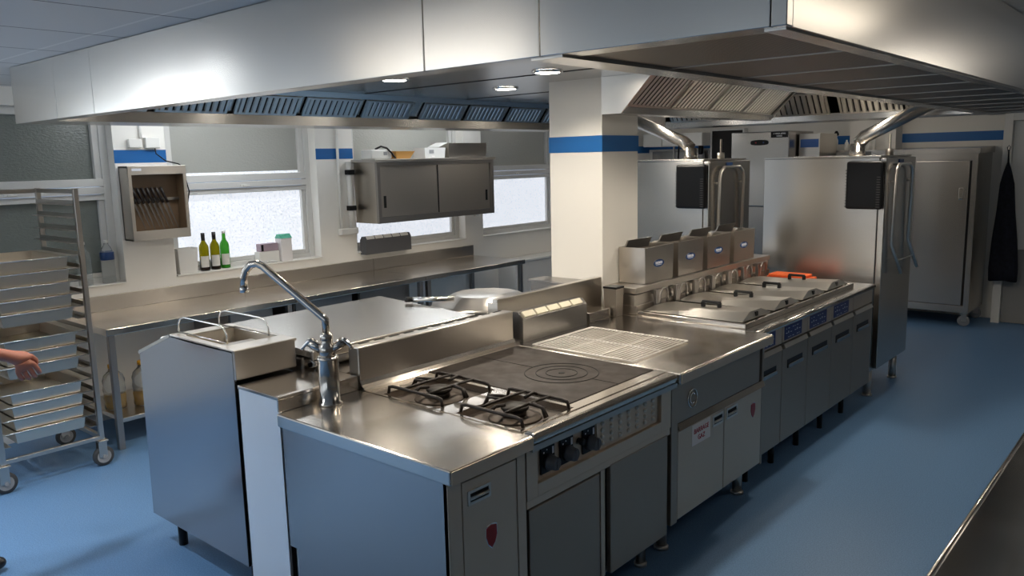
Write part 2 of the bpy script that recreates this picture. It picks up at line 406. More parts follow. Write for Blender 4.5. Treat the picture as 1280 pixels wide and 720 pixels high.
def baffle(name, o, along, slope, wid, n=9):
    """a grease filter: dark tray with raised bars running up the slope"""
    o = Vector(o); a = Vector(along).normalized(); s_ = Vector(slope); L_ = s_.length; s_ = s_.normalized(); nn = a.cross(s_)
    if nn.z > 0: nn = -nn
    mb = MB()
    def blk(u0, u1, v0, v1, h0, h1, mi):
        P = lambda u, v_, h: o + a * u + s_ * v_ + nn * h
        mb.hexa([P(u0, v0, h0), P(u1, v0, h0), P(u1, v1, h0), P(u0, v1, h0), P(u0, v0, h1), P(u1, v0, h1), P(u1, v1, h1), P(u0, v1, h1)], mi)
    blk(.004, wid - .004, .004, L_ - .004, -.012, -.004, 1)
    f = .018
    blk(0, f, 0, L_, -.008, .004, 0); blk(wid - f, wid, 0, L_, -.008, .004, 0)
    blk(f, wid - f, 0, f * .7, -.008, .004, 0); blk(f, wid - f, L_ - f * .7, L_, -.008, .004, 0)
    p = (wid - 2 * f) / n
    for i in range(n):
        u = f + i * p
        P = lambda u_, v_, h: o + a * u_ + s_ * v_ + nn * h
        bw = .13 if n == 9 else .30
        w0, w1 = u + p * bw, u + p * (1 - bw); c0, c1 = u + p * (bw + .12), u + p * (1 - bw - .12); v0, v1 = f * .7, L_ - f * .7
        mb.hexa([P(w0, v0, -.004), P(w1, v0, -.004), P(w1, v1, -.004), P(w0, v1, -.004), P(c0, v0, .005), P(c1, v0, .005), P(c1, v1, .005), P(c0, v1, .005)], 0)
    return mb.build(name, ['filter', 'dark'], hood)
for i in range(9):                                   # window side, facing the aisle
    y0 = 1.72 + i * .492 + (.06 if i > 4 else 0)
    baffle('baffle_filter', (-4.597, y0 + .445, 2.163), (0, -1, 0), (.088, 0, .112), .445)
MB().prism([(-4.622, 2.163), (-4.530, 2.279), (-4.507, 2.279), (-4.478, 2.314), (-4.54, 2.314)], 1, 1.70, 6.70).build('filter_bed', 'hood_in', hood)
for i in range(5):                                   # far end, facing back along the island
    x0 = -3.85 + i * .49 + (.06 if i > 2 else 0)
    baffle('baffle_filter', (x0, 6.715, 2.147), (1, 0, 0), (0, -.125, .165), .47)
# island plenum beside the column
B(-2.79, -2.78, 4.052, 6.14, 2.10, 2.314).box(-2.78, -2.655, 4.07, 6.14, 2.098, 2.108).box(-2.665, -2.655, 4.07, 6.14, 2.108, 2.14).build('plenum', 'hood_in', hood)
poly = [(-2.79, 2.098), (-2.655, 2.098), (-2.44, 2.314), (-2.79, 2.314)]
MB().prism(poly, 1, 4.045, 4.055).build('end_plate', 'lid', hood)
MB().prism(poly, 1, 6.14, 6.15).build('end_plate', 'hood', hood)
for i in range(4): baffle('baffle_filter', (-2.65, 4.085 + i * .51 + .5, 2.142), (0, -1, 0), (.185, 0, .172), .495, 10)
# perforated fresh-air plenum on the aisle side
B(-1.302, -1.292, HY0 + .014, HY1 - .014, HZ0, 2.314).box(-1.34, -1.24, HY0 + .014, HY1 - .014, HZ0 - .006, HZ0 + .004).build('plenum_rail', 'hood_in', hood)
k = 0; y = HY0 + .08
while y < HY1 - .1:
    y1 = min(y + .47, HY1 - .02)
    B(-1.238, -.735, y + .006, y1 - .006, HZ0 + .004, HZ0 + .012).box(-1.24, -.733, y1 - .006, y1 + .006, HZ0 + .001, HZ0 + .012, mi=1).build('perforated_panel', ['perf', 'darksteel'], hood); y = y1
spots = [(-3.58, 2.13), (-3.58, 3.13), (-3.60, 4.11), (-3.60, 5.12), (-2.78, 3.52), (-1.95, 2.45), (-1.95, 3.52), (-1.75, 5.1), (-3.58, 6.0), (-2.0, 6.3)]
for (x, y) in spots:
    mb = MB(); mb.lathe([(.068, .010), (.068, .001), (.072, -.001), (.084, .0), (.086, .011)], (x, y, 2.3035), caps=False); mb.build('spot_rim', 'chrome', hood)
    MB().lathe([(.066, 0), (.066, .006), (.03, .008)], (x, y, 2.304)).build('spot_glass', 'lamp', hood)
    l = bpy.data.lights.new('hood_spot', 'SPOT'); l.energy = 34 if x < -3 else (19 if x < -2.5 else 30); l.color = (1, .90, .76); l.spot_size = 2.5; l.spot_blend = .35; l.shadow_soft_size = .05
    lo = bpy.data.objects.new('hood_spot', l); C.objects.link(lo); lo.location = (x, y, 2.296)

# unseen ceiling lights; several added only to brighten the floor and far end
def batten(x, y, hx, hy, glow):
    t = thing('ceiling_light', 'unseen white batten ceiling light outside the canopy', 'ceiling light', (x, y, ZC), 'ceiling batten lights')
    B(x - hx, x + hx, y - hy, y + hy, ZC - .04, ZC - .0005, .004).build('housing', 'whiteplastic', t)
    k = .012
    B(x - hx + k, x + hx - k, y - hy + k, y + hy - k, ZC - .085, ZC - .041, .012).build('diffuser', glow, t)
batten(-5.62, .3, .38, .075, 'cooltube'); batten(-3.05, .3, .62, .075, 'dimtube'); batten(-4.0, -.8, .6, .075, 'cooltube')  # rearmost batten added out of view to brighten the left floor
batten(-.18, 3.05, .06, .45, 'dimtube'); batten(.2, 5.6, .075, .62, 'tube'); batten(-.72, 7.7, .06, .5, 'tube'); batten(-2.9, 8.6, .6, .075, 'tube'); batten(-5.0, 8.4, .5, .075, 'tube')  # battens past the hood added, unseen, to brighten the far end
def fill_downlight(x, y):  # unseen lamp added to brighten the floor of the left aisle
    t = thing('ceiling_fill_light', 'added unseen downlight over the side aisle', 'ceiling light', (x, y, ZC), 'added fill downlights')
    MB().lathe([(.085, .010), (.085, .001), (.09, -.002), (.11, .0), (.112, .0105)], (x, y, ZC - .012), caps=False).build('rim', 'whiteplastic', t)
    MB().lathe([(.084, 0), (.084, .006), (.03, .008)], (x, y, ZC - .0105)).build('glass', 'cooltube', t)
    l = bpy.data.lights.new('fill_downlight', 'SPOT'); l.energy = 95; l.color = (.80, .90, 1.0); l.spot_size = 1.75; l.spot_blend = .6; l.shadow_soft_size = .08
    lo = bpy.data.objects.new('fill_downlight', l); C.objects.link(lo); lo.location = (x, y, ZC - .02)
fill_downlight(-4.15, .85); fill_downlight(-4.9, -.2)
batten(-5.55, 3.2, .075, .62, 'cooltube'); batten(-5.55, 5.6, .075, .62, 'cooltube')

# ------------------------------------------------------------------ island: shared bits
def handle(door, xf, y0, y1, z0, z1):
    """recessed grip plate on a front that faces +X"""
    t = .010
    B(xf, xf + .004, y0, y1, z0, z0 + t).box(xf, xf + .004, y0, y1, z1 - t, z1).box(xf, xf + .004, y0, y0 + t, z0 + t, z1 - t).box(xf, xf + .004, y1 - t, y1, z0 + t, z1 - t)\
        .box(xf - .002, xf + .001, y0 + t, y1 - t, z0 + t, z1 - t, mi=1).tube([(xf + .003, y0 + t, z0 + .022), (xf + .010, (y0 + y1) / 2, z0 + .026), (xf + .003, y1 - t, z0 + .022)], .006, 8)\
        .build('recessed_handle', ['lid', 'dark'], door)
def shield(parent, xf, y, z, s=1.0):
    pts = [(-.024, .034), (.0, .040), (.024, .034), (.026, .0), (.015, -.028), (0, -.042), (-.015, -.028), (-.026, 0)]
    MB().prism([(y + p[0] * s, z + p[1] * s) for p in pts], 0, xf, xf + .003).prism([(y + p[0] * s * 1.12, z + p[1] * s * 1.1) for p in pts], 0, xf, xf + .0015, 1).build('shield_badge', ['red', 'chrome'], parent, label='small red shield badge')
def leg(parent, x, y, h=.16, r=.022):
    MB().cyl((x, y, .012), (x, y, h), r).lathe([(r * 1.35, 0), (r * 1.35, .014), (r, .02)], (x, y, 0)).build('leg', 'steel', parent)
XF = -1.75           # front face of the range line

# end cabinet with its worktop
t = thing('end_cabinet', 'narrow steel end cabinet with red shield at the near corner of the island', 'cabinet', (-2.2, 1.86, 0))
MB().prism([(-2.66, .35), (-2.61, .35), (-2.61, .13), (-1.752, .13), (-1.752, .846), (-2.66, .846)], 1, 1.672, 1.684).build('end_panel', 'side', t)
B(-2.64, XF - .02, 1.685, 2.055, .13, .845).build('body', 'steel', t)
B(XF - .02, XF, 1.672, 1.735, .13, .845, .002).box(XF - .02, XF, 2.012, 2.056, .13, .845, .002).box(XF - .02, XF, 1.735, 2.012, .825, .845).build('stile', 'door', t)
d = B(XF - .019, XF - .001, 1.739, 2.008, .13, .821, .003).build('door', 'door', t)
handle(d, XF - .001, 1.763, 1.872, .735, .785); shield(d, XF - .001, 1.872, .592)
B(-2.66, -1.712, 1.65, 2.056, .848, .90, .006).build('worktop', 'top', t)
B(-1.7125, -1.709, 1.656, 2.056, .851, .895, .001).build('warm_edge_strip', 'door', t)  # thin strip over the edge, its warm tint painted in for warm light
leg(t, -1.83, 1.74, .14); leg(t, -2.55, 1.74, .14); leg(t, -1.83, 2.0, .14)
# raised service ledge behind it
t = thing('service_ledge', 'raised steel pipe ledge with pale end panel behind the tap', 'ledge', (-2.81, 1.9, 0))
B(-2.955, -2.668, 1.668, 1.68, .03, .946).build('end_panel', 'pale', t)
B(-2.95, -2.672, 1.682, 2.05, .03, .935).box(-2.95, -2.745, 2.05, 2.62, .85, .935).build('body', 'side', t)
B(-2.955, -2.664, 1.662, 2.05, .947, .962, .003).box(-2.955, -2.742, 2.05, 2.62, .947, .962).box(-2.672, -2.663, 1.664, 2.05, .901, .947).build('cover', 'top', t)

# range
t = thing('gas_range', 'steel gas range with two open burners and a solid iron top', 'cooking range', (-2.2, 2.57, 0))
Y0, Y1 = 2.06, 3.068
B(-2.64, XF - .03, Y0 + .003, Y1, .14, .84).build('body', 'darksteel', t)
mb = B(-2.70, -1.79, Y0, Y1, .842, .860, .003)
for bx in ((-2.664, -2.53, Y0, 2.40), (-2.20, -2.11, Y0, 2.40), (-2.664, -1.83, 2.40, 2.428), (-2.664, -2.645, 2.428, 3.054), (-2.664, -1.83, 3.054, Y1), (-2.53, -2.20, Y0, 2.075), (-2.11, -1.79, Y0, 2.075)):
    mb.box(*bx, .860, .90)
mb.box(-1.83, -1.775, 2.40, Y1, .860, .90).box(-1.79, -1.775, Y0, 2.40, .860, .90).box(-1.776, -1.712, Y0 + .001, Y1, .858, .902, .018, seg=3)
mb.build('hob_frame', 'top', t)
B(-1.76, -1.720, Y0 + .002, Y1, .835, .858).build('front_rail', 'steel', t)
B(-2.645, -1.832, 2.428, 3.054, .888, .903, .002).build('solid_top', 'plate', t)
mb = MB()
for r in (.165, .115, .07): mb.tube(arc((-2.13, 2.765, .9035), r, 0, 2 * PI, 48, 2)[:-1], .0022, 6, closed=True)
mb.lathe([(.014, 0), (.014, .0035)], (-2.13, 2.765, .9015), 16)
mb.tube([(-2.13 - .165, 2.765, .9032), (-2.645, 2.765, .9032)], .0016, 6).tube([(-2.13 + .165, 2.765, .9032), (-1.832, 2.765, .9032)], .0016, 6)
mb.build('ring_groove', 'dark', t)
def burner(xa, xb, ya, yb):
    cx, cy = (xa + xb) / 2, (ya + yb) / 2
    B(xa, xb, ya, yb, .861, .872).build('burner_well', 'well', t)
    bn = MB().lathe([(.105, 0), (.10, .006), (.07, .012), (.02, .013)], (cx, cy, .872)).lathe([(.045, .012), (.045, .030), (.02, .031)], (cx, cy, .872)).build('burner', 'well', t)
    MB().lathe([(.05, 0), (.055, .006), (.05, .016), (.015, .019)], (cx, cy, .905)).build('burner_cap', 'cap', bn)
    m2 = MB(); z = .932; r = .007; q = .035
    for yy in (ya + .025, yb - .025): m2.tube([(xa + .004, yy, .90), (xa + .012, yy, z - .004), (xa + q, yy, z), (xb - q, yy, z), (xb - .012, yy, z - .004), (xb - .004, yy, .90)], r, 8)
    m2.tube([(xa + .01, cy - .01, .90), (xa + .03, cy - .01, z), (cx - .06, cy - .01, z + .004)], r * .9, 8).tube([(xb - .01, cy + .01, .90), (xb - .03, cy + .01, z), (cx + .06, cy + .01, z + .004)], r * .9, 8)
    for xx in (xa + .1, xb - .1): m2.tube([(xx, ya + .025, z), (xx, ya + .09, z + .003), (xx, yb - .09, z + .003), (xx, yb - .025, z)], r * .9, 8)
    for sx in (-1, 1): m2.tube([(cx + sx * .15, cy, .90), (cx + sx * .135, cy, z + .004), (cx + sx * .09, cy, z + .010), (cx + sx * .075, cy + .03, z + .003)], r, 8)
    for sy in (-1, 1): m2.tube([(cx, cy + sy * .135, z), (cx, cy + sy * .11, z + .012), (cx, cy + sy * .06, z + .004)], r, 8)
    m2.build('pan_support', 'iron', t)
burner(-2.53, -2.20, 2.075, 2.398); burner(-2.11, -1.79, 2.075, 2.398)
# splashback of the range
B(-2.735, -2.665, 2.062, 3.06, .90, 1.08, .006).build('splashback', 'steel', t)
MB().prism([(-2.664, .90), (-2.63, .90), (-2.64, .906), (-2.655, .918), (-2.664, .935)], 1, 2.062, 3.06).build('splash_cove', 'top', t)
mb = MB()
for i in range(11): mb.box(-2.728, -2.714, 2.11 + i * .086, 2.165 + i * .086, 1.0795, 1.0815)
mb.build('vent_slot', 'dark', t)
# control fascia
B(XF - .03, XF, Y0 + .004, 2.125, .645, .835, .002).box(XF - .03, XF, 2.985, Y1, .645, .835, .002).box(XF - .03, XF, 2.125, 2.985, .645, .692, .002).box(XF - .03, XF - .018, 2.125, 2.985, .692, .835)\
    .build('control_fascia', 'door', t)
for y, z in ((2.20, .770), (2.315, .770), (2.458, .770)):
    mb = B(XF - .018, XF - .012, y - .042, y + .040, z - .060, z + .042, .002); 
    mb.box(XF - .0125, XF - .0112, y + .024, y + .034, z + .005, z + .032, mi=1).box(XF - .0125, XF - .0112, y - .028, y - .022, z + .018, z + .024, mi=1).box(XF - .0125, XF - .0112, y - .010, y - .005, z + .026, z + .031, mi=1)
    mb.build('knob_bezel', ['black', 'ink'], t)
    kb = MB().lathe([(.030, 0), (.030, .012), (.027, .016), (.025, .036), (.021, .040)], (XF - .012, y + .005, z - .022), 24, 0).build('knob', 'knob', t)
    B(XF + .014, XF + .032, y + .001, y + .009, z - .044, z + .002, .002).build('grip_bar', 'knob', kb)
MB().lathe([(.014, 0), (.014, .02), (.010, .028)], (XF - .018, 2.395, .772), 16, 0).build('ignition_button', 'black', t)
mb = B(XF - .018, XF - .012, 2.51, 2.965, .70, .828)
mb.build('vent_panel', 'door', t)
mb = MB()
for i in range(7):
    for j in range(4):
        y = 2.545 + i * .064; z = .722 + j * .027
        mb.lathe([(.0095, 0), (.0085, .005), (.005, .009), (.001, .0105)], (XF - .012, y, z), 10, 0)
mb.build('vent_dimple', 'lid', t)
B(XF - .03, XF - .004, Y0 + .004, Y1, .612, .643, .002).build('lower_rail', 'door', t)
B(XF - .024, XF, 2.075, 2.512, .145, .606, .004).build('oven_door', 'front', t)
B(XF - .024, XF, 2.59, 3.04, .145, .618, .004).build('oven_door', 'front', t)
B(XF - .03, XF - .012, 2.535, 2.565, .145, .606, .002).build('centre_stile', 'door', t)
for x, y in ((-1.84, 2.13), (-1.84, 2.96), (-2.56, 2.13), (-2.56, 2.96)): leg(t, x, y, .15)

# neutral worktop unit
t = thing('neutral_worktop_unit', 'steel worktop cabinet with a ring emblem between the range and the fryers', 'cabinet', (-2.25, 3.56, 0))
Y0, Y1 = 3.072, 4.058
B(-2.62, XF - .022, Y0 + .003, Y1 - .003, .17, .85).build('body', 'darksteel', t)
B(-2.78, -1.704, Y0, Y1, .846, .90, .007).build('worktop', 'top', t)
B(-1.7045, -1.701, Y0 + .005, Y1 - .005, .850, .894, .001).build('warm_edge_strip', 'door', t)  # same added strip, warm light put into its colour
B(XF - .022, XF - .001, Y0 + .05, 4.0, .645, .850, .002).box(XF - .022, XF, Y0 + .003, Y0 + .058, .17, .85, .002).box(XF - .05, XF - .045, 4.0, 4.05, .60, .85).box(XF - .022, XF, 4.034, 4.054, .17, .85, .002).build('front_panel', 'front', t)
e = MB().tube(arc((XF + .002, 3.262, .735), .043, 0, 2 * PI, 28, 0)[:-1], .0035, 8, closed=True).tube(arc((XF + .002, 3.262, .735), .024, .6, 5.4, 16, 0), .003, 8)
e.build('ring_emblem', 'wire', t, label='pressed ring emblem')
MB().prism([(XF - .024, .642), (XF - .001, .642), (XF + .012, .612), (XF - .024, .612)], 1, Y0 + .06, 4.05).build('grip_rail', 'top', t)
d = B(XF - .022, XF, Y0 + .062, 3.590, .18, .605, .003).build('door', 'door', t)
handle(d, XF, 3.468, 3.578, .535, .592)
sg = B(XF, XF + .0015, 3.262, 3.444, .497, .598).text('BARRAGE', .034, (XF + .0022, 3.353, .563), (0, 1, 0), (0, 0, 1), 1).text('GAZ', .034, (XF + .0022, 3.353, .527), (0, 1, 0), (0, 0, 1), 1)
sg.build('paper_notice', ['paper', 'redtext'], d, label='white paper notice with red lettering')
d = B(XF - .022, XF, 3.598, 4.030, .18, .612, .003).build('door', 'door', t)
handle(d, XF, 3.614, 3.735, .535, .592); shield(d, XF, 3.925, .507, .95)
for x, y in ((-1.85, 3.16), (-1.85, 3.97), (-2.5, 3.16), (-2.5, 3.97)): leg(t, x, y, .175, .026)
B(-2.84, -2.80, 3.09, 4.05, .90, 1.122, .004).box(-2.86, -2.79, 3.08, 3.09, .90, 1.10).build('splashback', 'steel', t)
B(-2.80, -2.668, 3.74, 3.955, .90, .958, .004).build('back_step', 'top', t)

# cooling grid on the worktop
t = thing('cooling_grid', 'thin wire cooling grid lying flat on the steel worktop', 'wire rack', (-2.27, 3.37, .90))
x0, x1, y0, y1, z = -2.575, -1.975, 3.105, 3.625, .9075
MB().tube([(x0, y0, z), (x1, y0, z), (x1, y1, z), (x0, y1, z)], .004, 8, closed=True).tube([(x0, (y0 + y1) / 2, z), (x1, (y0 + y1) / 2, z)], .0035).tube([(x0 + .2, y0, z - .003), (x0 + .2, y1, z - .003)], .003).tube([(x0 + .4, y0, z - .003), (x0 + .4, y1, z - .003)], .003).build('frame', 'gridwire', t)
mb = MB()
for i in range(1, 26): mb.tube([(x0 + .6 * i / 26, y0, z + .003), (x0 + .6 * i / 26, y1, z + .003)], .0022, 5)
mb.build('wires', 'gridwire', t)

def socket_box(label, xf, y0, y1, z0, h, dep, body, rot=0.0):
    t = thing('socket_box', label, 'power outlet', (xf - dep / 2, (y0 + y1) / 2, z0))
    poly = [(xf - dep, z0), (xf, z0), (xf, z0 + h * .80), (xf - dep * .28, z0 + h), (xf - dep * .72, z0 + h), (xf - dep, z0 + h * .80)]
    MB().prism(poly, 1, y0, y1).build('housing', body, t)
    n = 5; p = (y1 - y0 - .04) / n
    for i in range(n):
        a = y0 + .02 + i * p
        sl = MB().hexa([(xf - .006, a, z0 + h * .84), (xf - .006, a + p * .86, z0 + h * .84), (xf - dep * .26, a + p * .86, z0 + h * .985), (xf - dep * .26, a, z0 + h * .985),
                        (xf + .000, a, z0 + h * .88), (xf + .000, a + p * .86, z0 + h * .88), (xf - dep * .22, a + p * .86, z0 + h * 1.03), (xf - dep * .22, a, z0 + h * 1.03)])
        sl.build('socket', 'cream' if body == 'side' else 'whiteplastic', t, label='pale plastic socket')
    return t
socket_box('sloped grey socket box with cream sockets standing beside the hob splashback', -2.655, 3.125, 3.69, .901, .155, .115, 'side')
# slotted knife canister
t = thing('knife_holder', 'small slotted steel knife holder beside the column base', 'knife holder', (-2.68, 4.01, .90))
MB().loft([(-2.725, -2.645, 3.972, 4.045, .901), (-2.73, -2.64, 3.968, 4.05, 1.068)], cap0=True, cap1=True).build('holder', 'steel', t)
mb = B(-2.733, -2.637, 3.965, 4.053, 1.068, 1.080, .002); mb.build('slotted_lid', 'black', t)
mb = MB()
for i in range(5): mb.box(-2.725, -2.645, 3.972 + i * .017, 3.976 + i * .017, 1.0795, 1.082)
mb.build('slot_edge', 'wire', t)

# swan-neck tap
t = thing('pot_filler_tap', 'tall chrome swan neck tap with crossed levers on the island worktop', 'tap', (-2.60, 1.86, .90))
c = Vector((-2.60, 1.86, 0))
MB().lathe([(.05, .900), (.05, .908), (.041, .914), (.041, 1.078), (.043, 1.083), (.043, 1.092), (.030, 1.10)], (c.x, c.y, 0), 32).build('base_column', 'tapsteel', t)
MB().lathe([(.030, 1.095), (.034, 1.105), (.034, 1.14), (.024, 1.150), (.026, 1.165), (.026, 1.185), (.018, 1.192)], (c.x, c.y, 0), 28).build('mixer_body', 'tapsteel', t)
for sgn in (-1, 1):
    u = Vector((.757 * sgn, .653 * sgn, 0)); zz = Vector((0, 0, 1))
    p0 = c + zz * 1.112; p1 = p0 + u * .04 + zz * .022; p2 = p0 + u * .066 + zz * .042; p3 = p0 + u * .085 + zz * .035
    v_ = MB().tube([p0, p1, p2], [.020, .019, .021], 16).build('valve', 'tapsteel', t)
    MB().tube([p2 - u * .008, p2 + u * .006 + zz * .004, p3 + u * .008 - zz * .012, p3 + u * .014 - zz * .024], [.015, .011, .0065, .0075], 10).build('lever', 'chrome', v_)
P0 = c + Vector((0, 0, 1.185)); P1 = c + Vector((0, 0, 1.243)); P2 = c + Vector((-.02, -.008, 1.260))
e0 = Vector((-2.845, 1.752, 1.449)); 
MB().tube([P0, P1, P2, P2.lerp(e0, .5), e0, e0 + Vector((-.022, -.010, .010)), e0 + Vector((-.05, -.022, .006)), e0 + Vector((-.072, -.032, -.016)), e0 + Vector((-.083, -.037, -.045)), e0 + Vector((-.086, -.039, -.085))], .0155, 16).build('spout', 'tapsteel', t)
q = e0 + Vector((-.086, -.039, -.085)); MB().cyl(q, q + Vector((0, 0, -.022)), .018).build('nozzle', 'chrome', t)

# ------------------------------------------------------------------ fryer line
FX = -1.80
t = thing('fryer_worktop', 'long steel fryer deck with raised rim under the four hinged lids', 'worktop', (-2.25, 5.05, .87))
mb = B(-2.84, -1.80, 4.062, 6.03, .868, .90, .003); mb.cyl((-1.797, 4.063, .884), (-1.797, 6.028, .884), .016).build('deck', 'top', t)
mb = MB()
for bx in ((-2.56, -1.87, 4.075, 4.095), (-2.56, -1.87, 5.80, 5.82), (-1.89, -1.87, 4.095, 5.80), (-2.56, -2.535, 4.095, 5.80)): mb.box(*bx, .90, .928, .003)
mb.box(-2.535, -1.89, 4.095, 5.80, .90, .918); mb.build('raised_rim', 'top', t)
def fryer(y0, y1, label, panel=True):
    t = thing('fryer' if panel else 'fryer_cabinet', label, 'fryer' if panel else 'cabinet', (-2.2, (y0 + y1) / 2, 0), 'fryers in the island' if panel else None)
    B(-2.60, FX - .025, y0 + .002, y1 - .002, .15, .866).build('body', 'darksteel', t)
    p = B(FX - .025, FX - .004, y0 + .004, y1 - .004, .768, .866, .002).build('control_panel', 'door', t)
    if panel:
        a, b_ = y0 + .03, y1 - .10
        mb = B(FX - .004, FX - .002, a, b_, .778, .860)
        for i in range(7):
            for j in range(3):
                if (i * 7 + j * 3 + int(y0 * 10)) % 4: 
                    yy = a + .018 + i * (b_ - a - .03) / 7; zz = .788 + j * .026
                    mb.box(FX - .002, FX - .0012, yy, yy + .010 + .010 * ((i + j) % 2), zz, zz + .004 + .008 * ((i * j) % 2), mi=1)
        mb.build('control_film', ['bluepanel', 'ink'], p, label='blue control film with pale symbols')
    MB().prism([(FX - .025, .762), (FX + .004, .762), (FX + .016, .738), (FX - .025, .738)], 1, y0 + .006, y1 - .035).build('drip_rail', 'lid', t)
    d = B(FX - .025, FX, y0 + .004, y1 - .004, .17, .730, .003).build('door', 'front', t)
    B(FX, FX + .002, y0 + .075, y1 - .085, .604, .655).box(FX + .001, FX + .012, y0 + .08, y1 - .09, .606, .630, .003, mi=1).build('pull_recess', ['black', 'side'], d)
    MB().cyl((FX - .09, y0 + .09, .0), (FX - .09, y0 + .09, .152), .018).build('leg', 'black', t)
    MB().cyl((-2.5, y1 - .09, .0), (-2.5, y1 - .09, .152), .018).build('leg', 'black', t)
    return t
fl = ['steel fryer front half hidden behind the worktop cabinet', 'second fryer from the worktop cabinet with a blue control film', 'third fryer from the worktop cabinet with a blue control film', 'fourth fryer from the worktop cabinet, next to the plain fronted cabinet']
ye = [4.062, 4.42, 4.805, 5.215, 5.625]
for i in range(4): fryer(ye[i], ye[i + 1], fl[i])
fryer(5.627, 6.03, 'plain fronted steel cabinet at the oven end of the fryers', False)
# lids
def fryer_lid(yc, label):
    x0, x1, hw = -2.54, -1.905, .195
    t = thing('fryer_cover', label, 'fryer cover', ((x0 + x1) / 2, yc, .93), 'fryer lids')
    z0, z1, zh = .929, .970, .954
    MB().hexa([(x0, yc - hw, z0), (x1, yc - hw, z0), (x1, yc + hw, z0), (x0, yc + hw, z0), (x0, yc - .06, .942), (x1 - .012, yc - .07, z1), (x1 - .012, yc + .07, z1), (x0, yc + .06, .942)]).build('lid_shell', 'lid', t)
    B(x1 - .022, x1 - .001, yc - .016, yc + .016, .936, .962, .001).build('end_slot', 'black', t)
    h = -2.19
    MB().box(h - .062, h - .042, yc - .012, yc + .012, zh - .010, zh + .034, .004).box(h + .042, h + .062, yc - .012, yc + .012, zh - .006, zh + .034, .004).box(h - .058, h + .058, yc - .010, yc + .010, zh + .026, zh + .042, .004).build('lid_handle', 'black', t)
    return t
for i, lb in enumerate(['fryer lid nearest the cooling grid', 'second fryer lid from the cooling grid', 'third fryer lid from the cooling grid', 'fryer lid nearest the tall oven']): fryer_lid(4.30 + .43 * i, 'steel ' + lb + ', with black handle')
# upstand with basket arms
t = thing('fryer_upstand', 'stepped steel upstand with basket arms behind the fryer lids', 'fryer upstand', (-2.66, 5.0, .90))
B(-2.83, -2.575, 4.09, 6.02, .901, .955, .002).box(-2.83, -2.59, 4.09, 6.02, .955, 1.02, .002).box(-2.83, -2.575, 4.085, 6.02, 1.028, 1.065, .003).build('upstand', 'steel', t)
for i in range(7):
    y = 4.30 + i * .245
    MB().box(-2.572, -2.548, y - .022, y + .022, .93, 1.03, .003).box(-2.60, -2.572, y - .022, y + .022, 1.005, 1.03).tube([(-2.556, y + .03, .935), (-2.552, y + .03, 1.0), (-2.552, y + .055, 1.025), (-2.552, y + .10, 1.03), (-2.552, y + .125, 1.0), (-2.556, y + .125, .935)], .0075, 8).build('basket_arm', 'darksteel', t)
def bin_box(y0, label):
    y1 = y0 + .35; x0, x1 = -2.79, -2.60; z0, z1 = 1.068, 1.29
    t = thing('steel_hopper', label, 'steel box', ((x0 + x1) / 2, (y0 + y1) / 2, z0), 'steel boxes above the fryers')
    MB().loft([(x0, x1, y0 + .004, y1 - .012, z0), (x0, x1, y0, y1, z1), (x0 + .012, x1 - .012, y0 + .012, y1 - .012, z1), (x0 + .02, x1 - .012, y0 + .03, y1 - .03, z0 + .02)], cap0=True).build('shell', 'steel', t)
    B(x0 + .013, x1 - .013, y0 + .013, y1 - .013, z1 - .05, z1 - .045).build('well', 'dark', t)
    MB().hexa([(x0 + .02, y0 + .02, z1 - .02), (x0 + .03, y0 + .02, z1 - .02), (x0 + .03, y1 - .05, z1 - .02), (x0 + .02, y1 - .05, z1 - .02),
               (x0 + .05, y0 + .02, z1 + .042), (x0 + .06, y0 + .02, z1 + .042), (x0 + .06, y1 - .05, z1 + .042), (x0 + .05, y1 - .05, z1 + .042)]).build('flap', 'darksteel', t)
    mb = MB(); yc, zc = (y0 + y1) / 2 - .01, z0 + .115; el = [(yc + .062 * math.cos(a * PI / 12), zc + .024 * math.sin(a * PI / 12)) for a in range(24)]
    mb.prism(el, 0, x1, x1 + .002)
    for i in range(6):
        hh = .010 if i % 2 else .012; mb.box(x1 + .002, x1 + .003, yc - .042 + i * .014, yc - .033 + i * .014, zc - .004, zc + hh, mi=1)
    mb.box(x1 + .002, x1 + .003, yc - .036, yc + .03, zc - .011, zc - .008, mi=1)
    mb.build('name_plate', ['blueplate', 'ink'], t, label='oval blue name plate with white lettering')
for i, lb in enumerate(['open steel box with oval blue plate beside the column', 'second steel box with oval blue plate from the column', 'third steel box with oval blue plate from the column', 'steel box with oval blue plate nearest the tall oven']): bin_box(4.225 + .405 * i, lb)
t = B(-2.53, -2.20, 5.83, 6.01, .9005, .925, .006).box(-2.51, -2.23, 5.84, 6.0, .925, .946, .008).build('orange_cloth', 'orange', base=(-2.33, 5.91, .9), label='folded orange cloth lying between the fryer lids and the tall oven', cat='cloth')

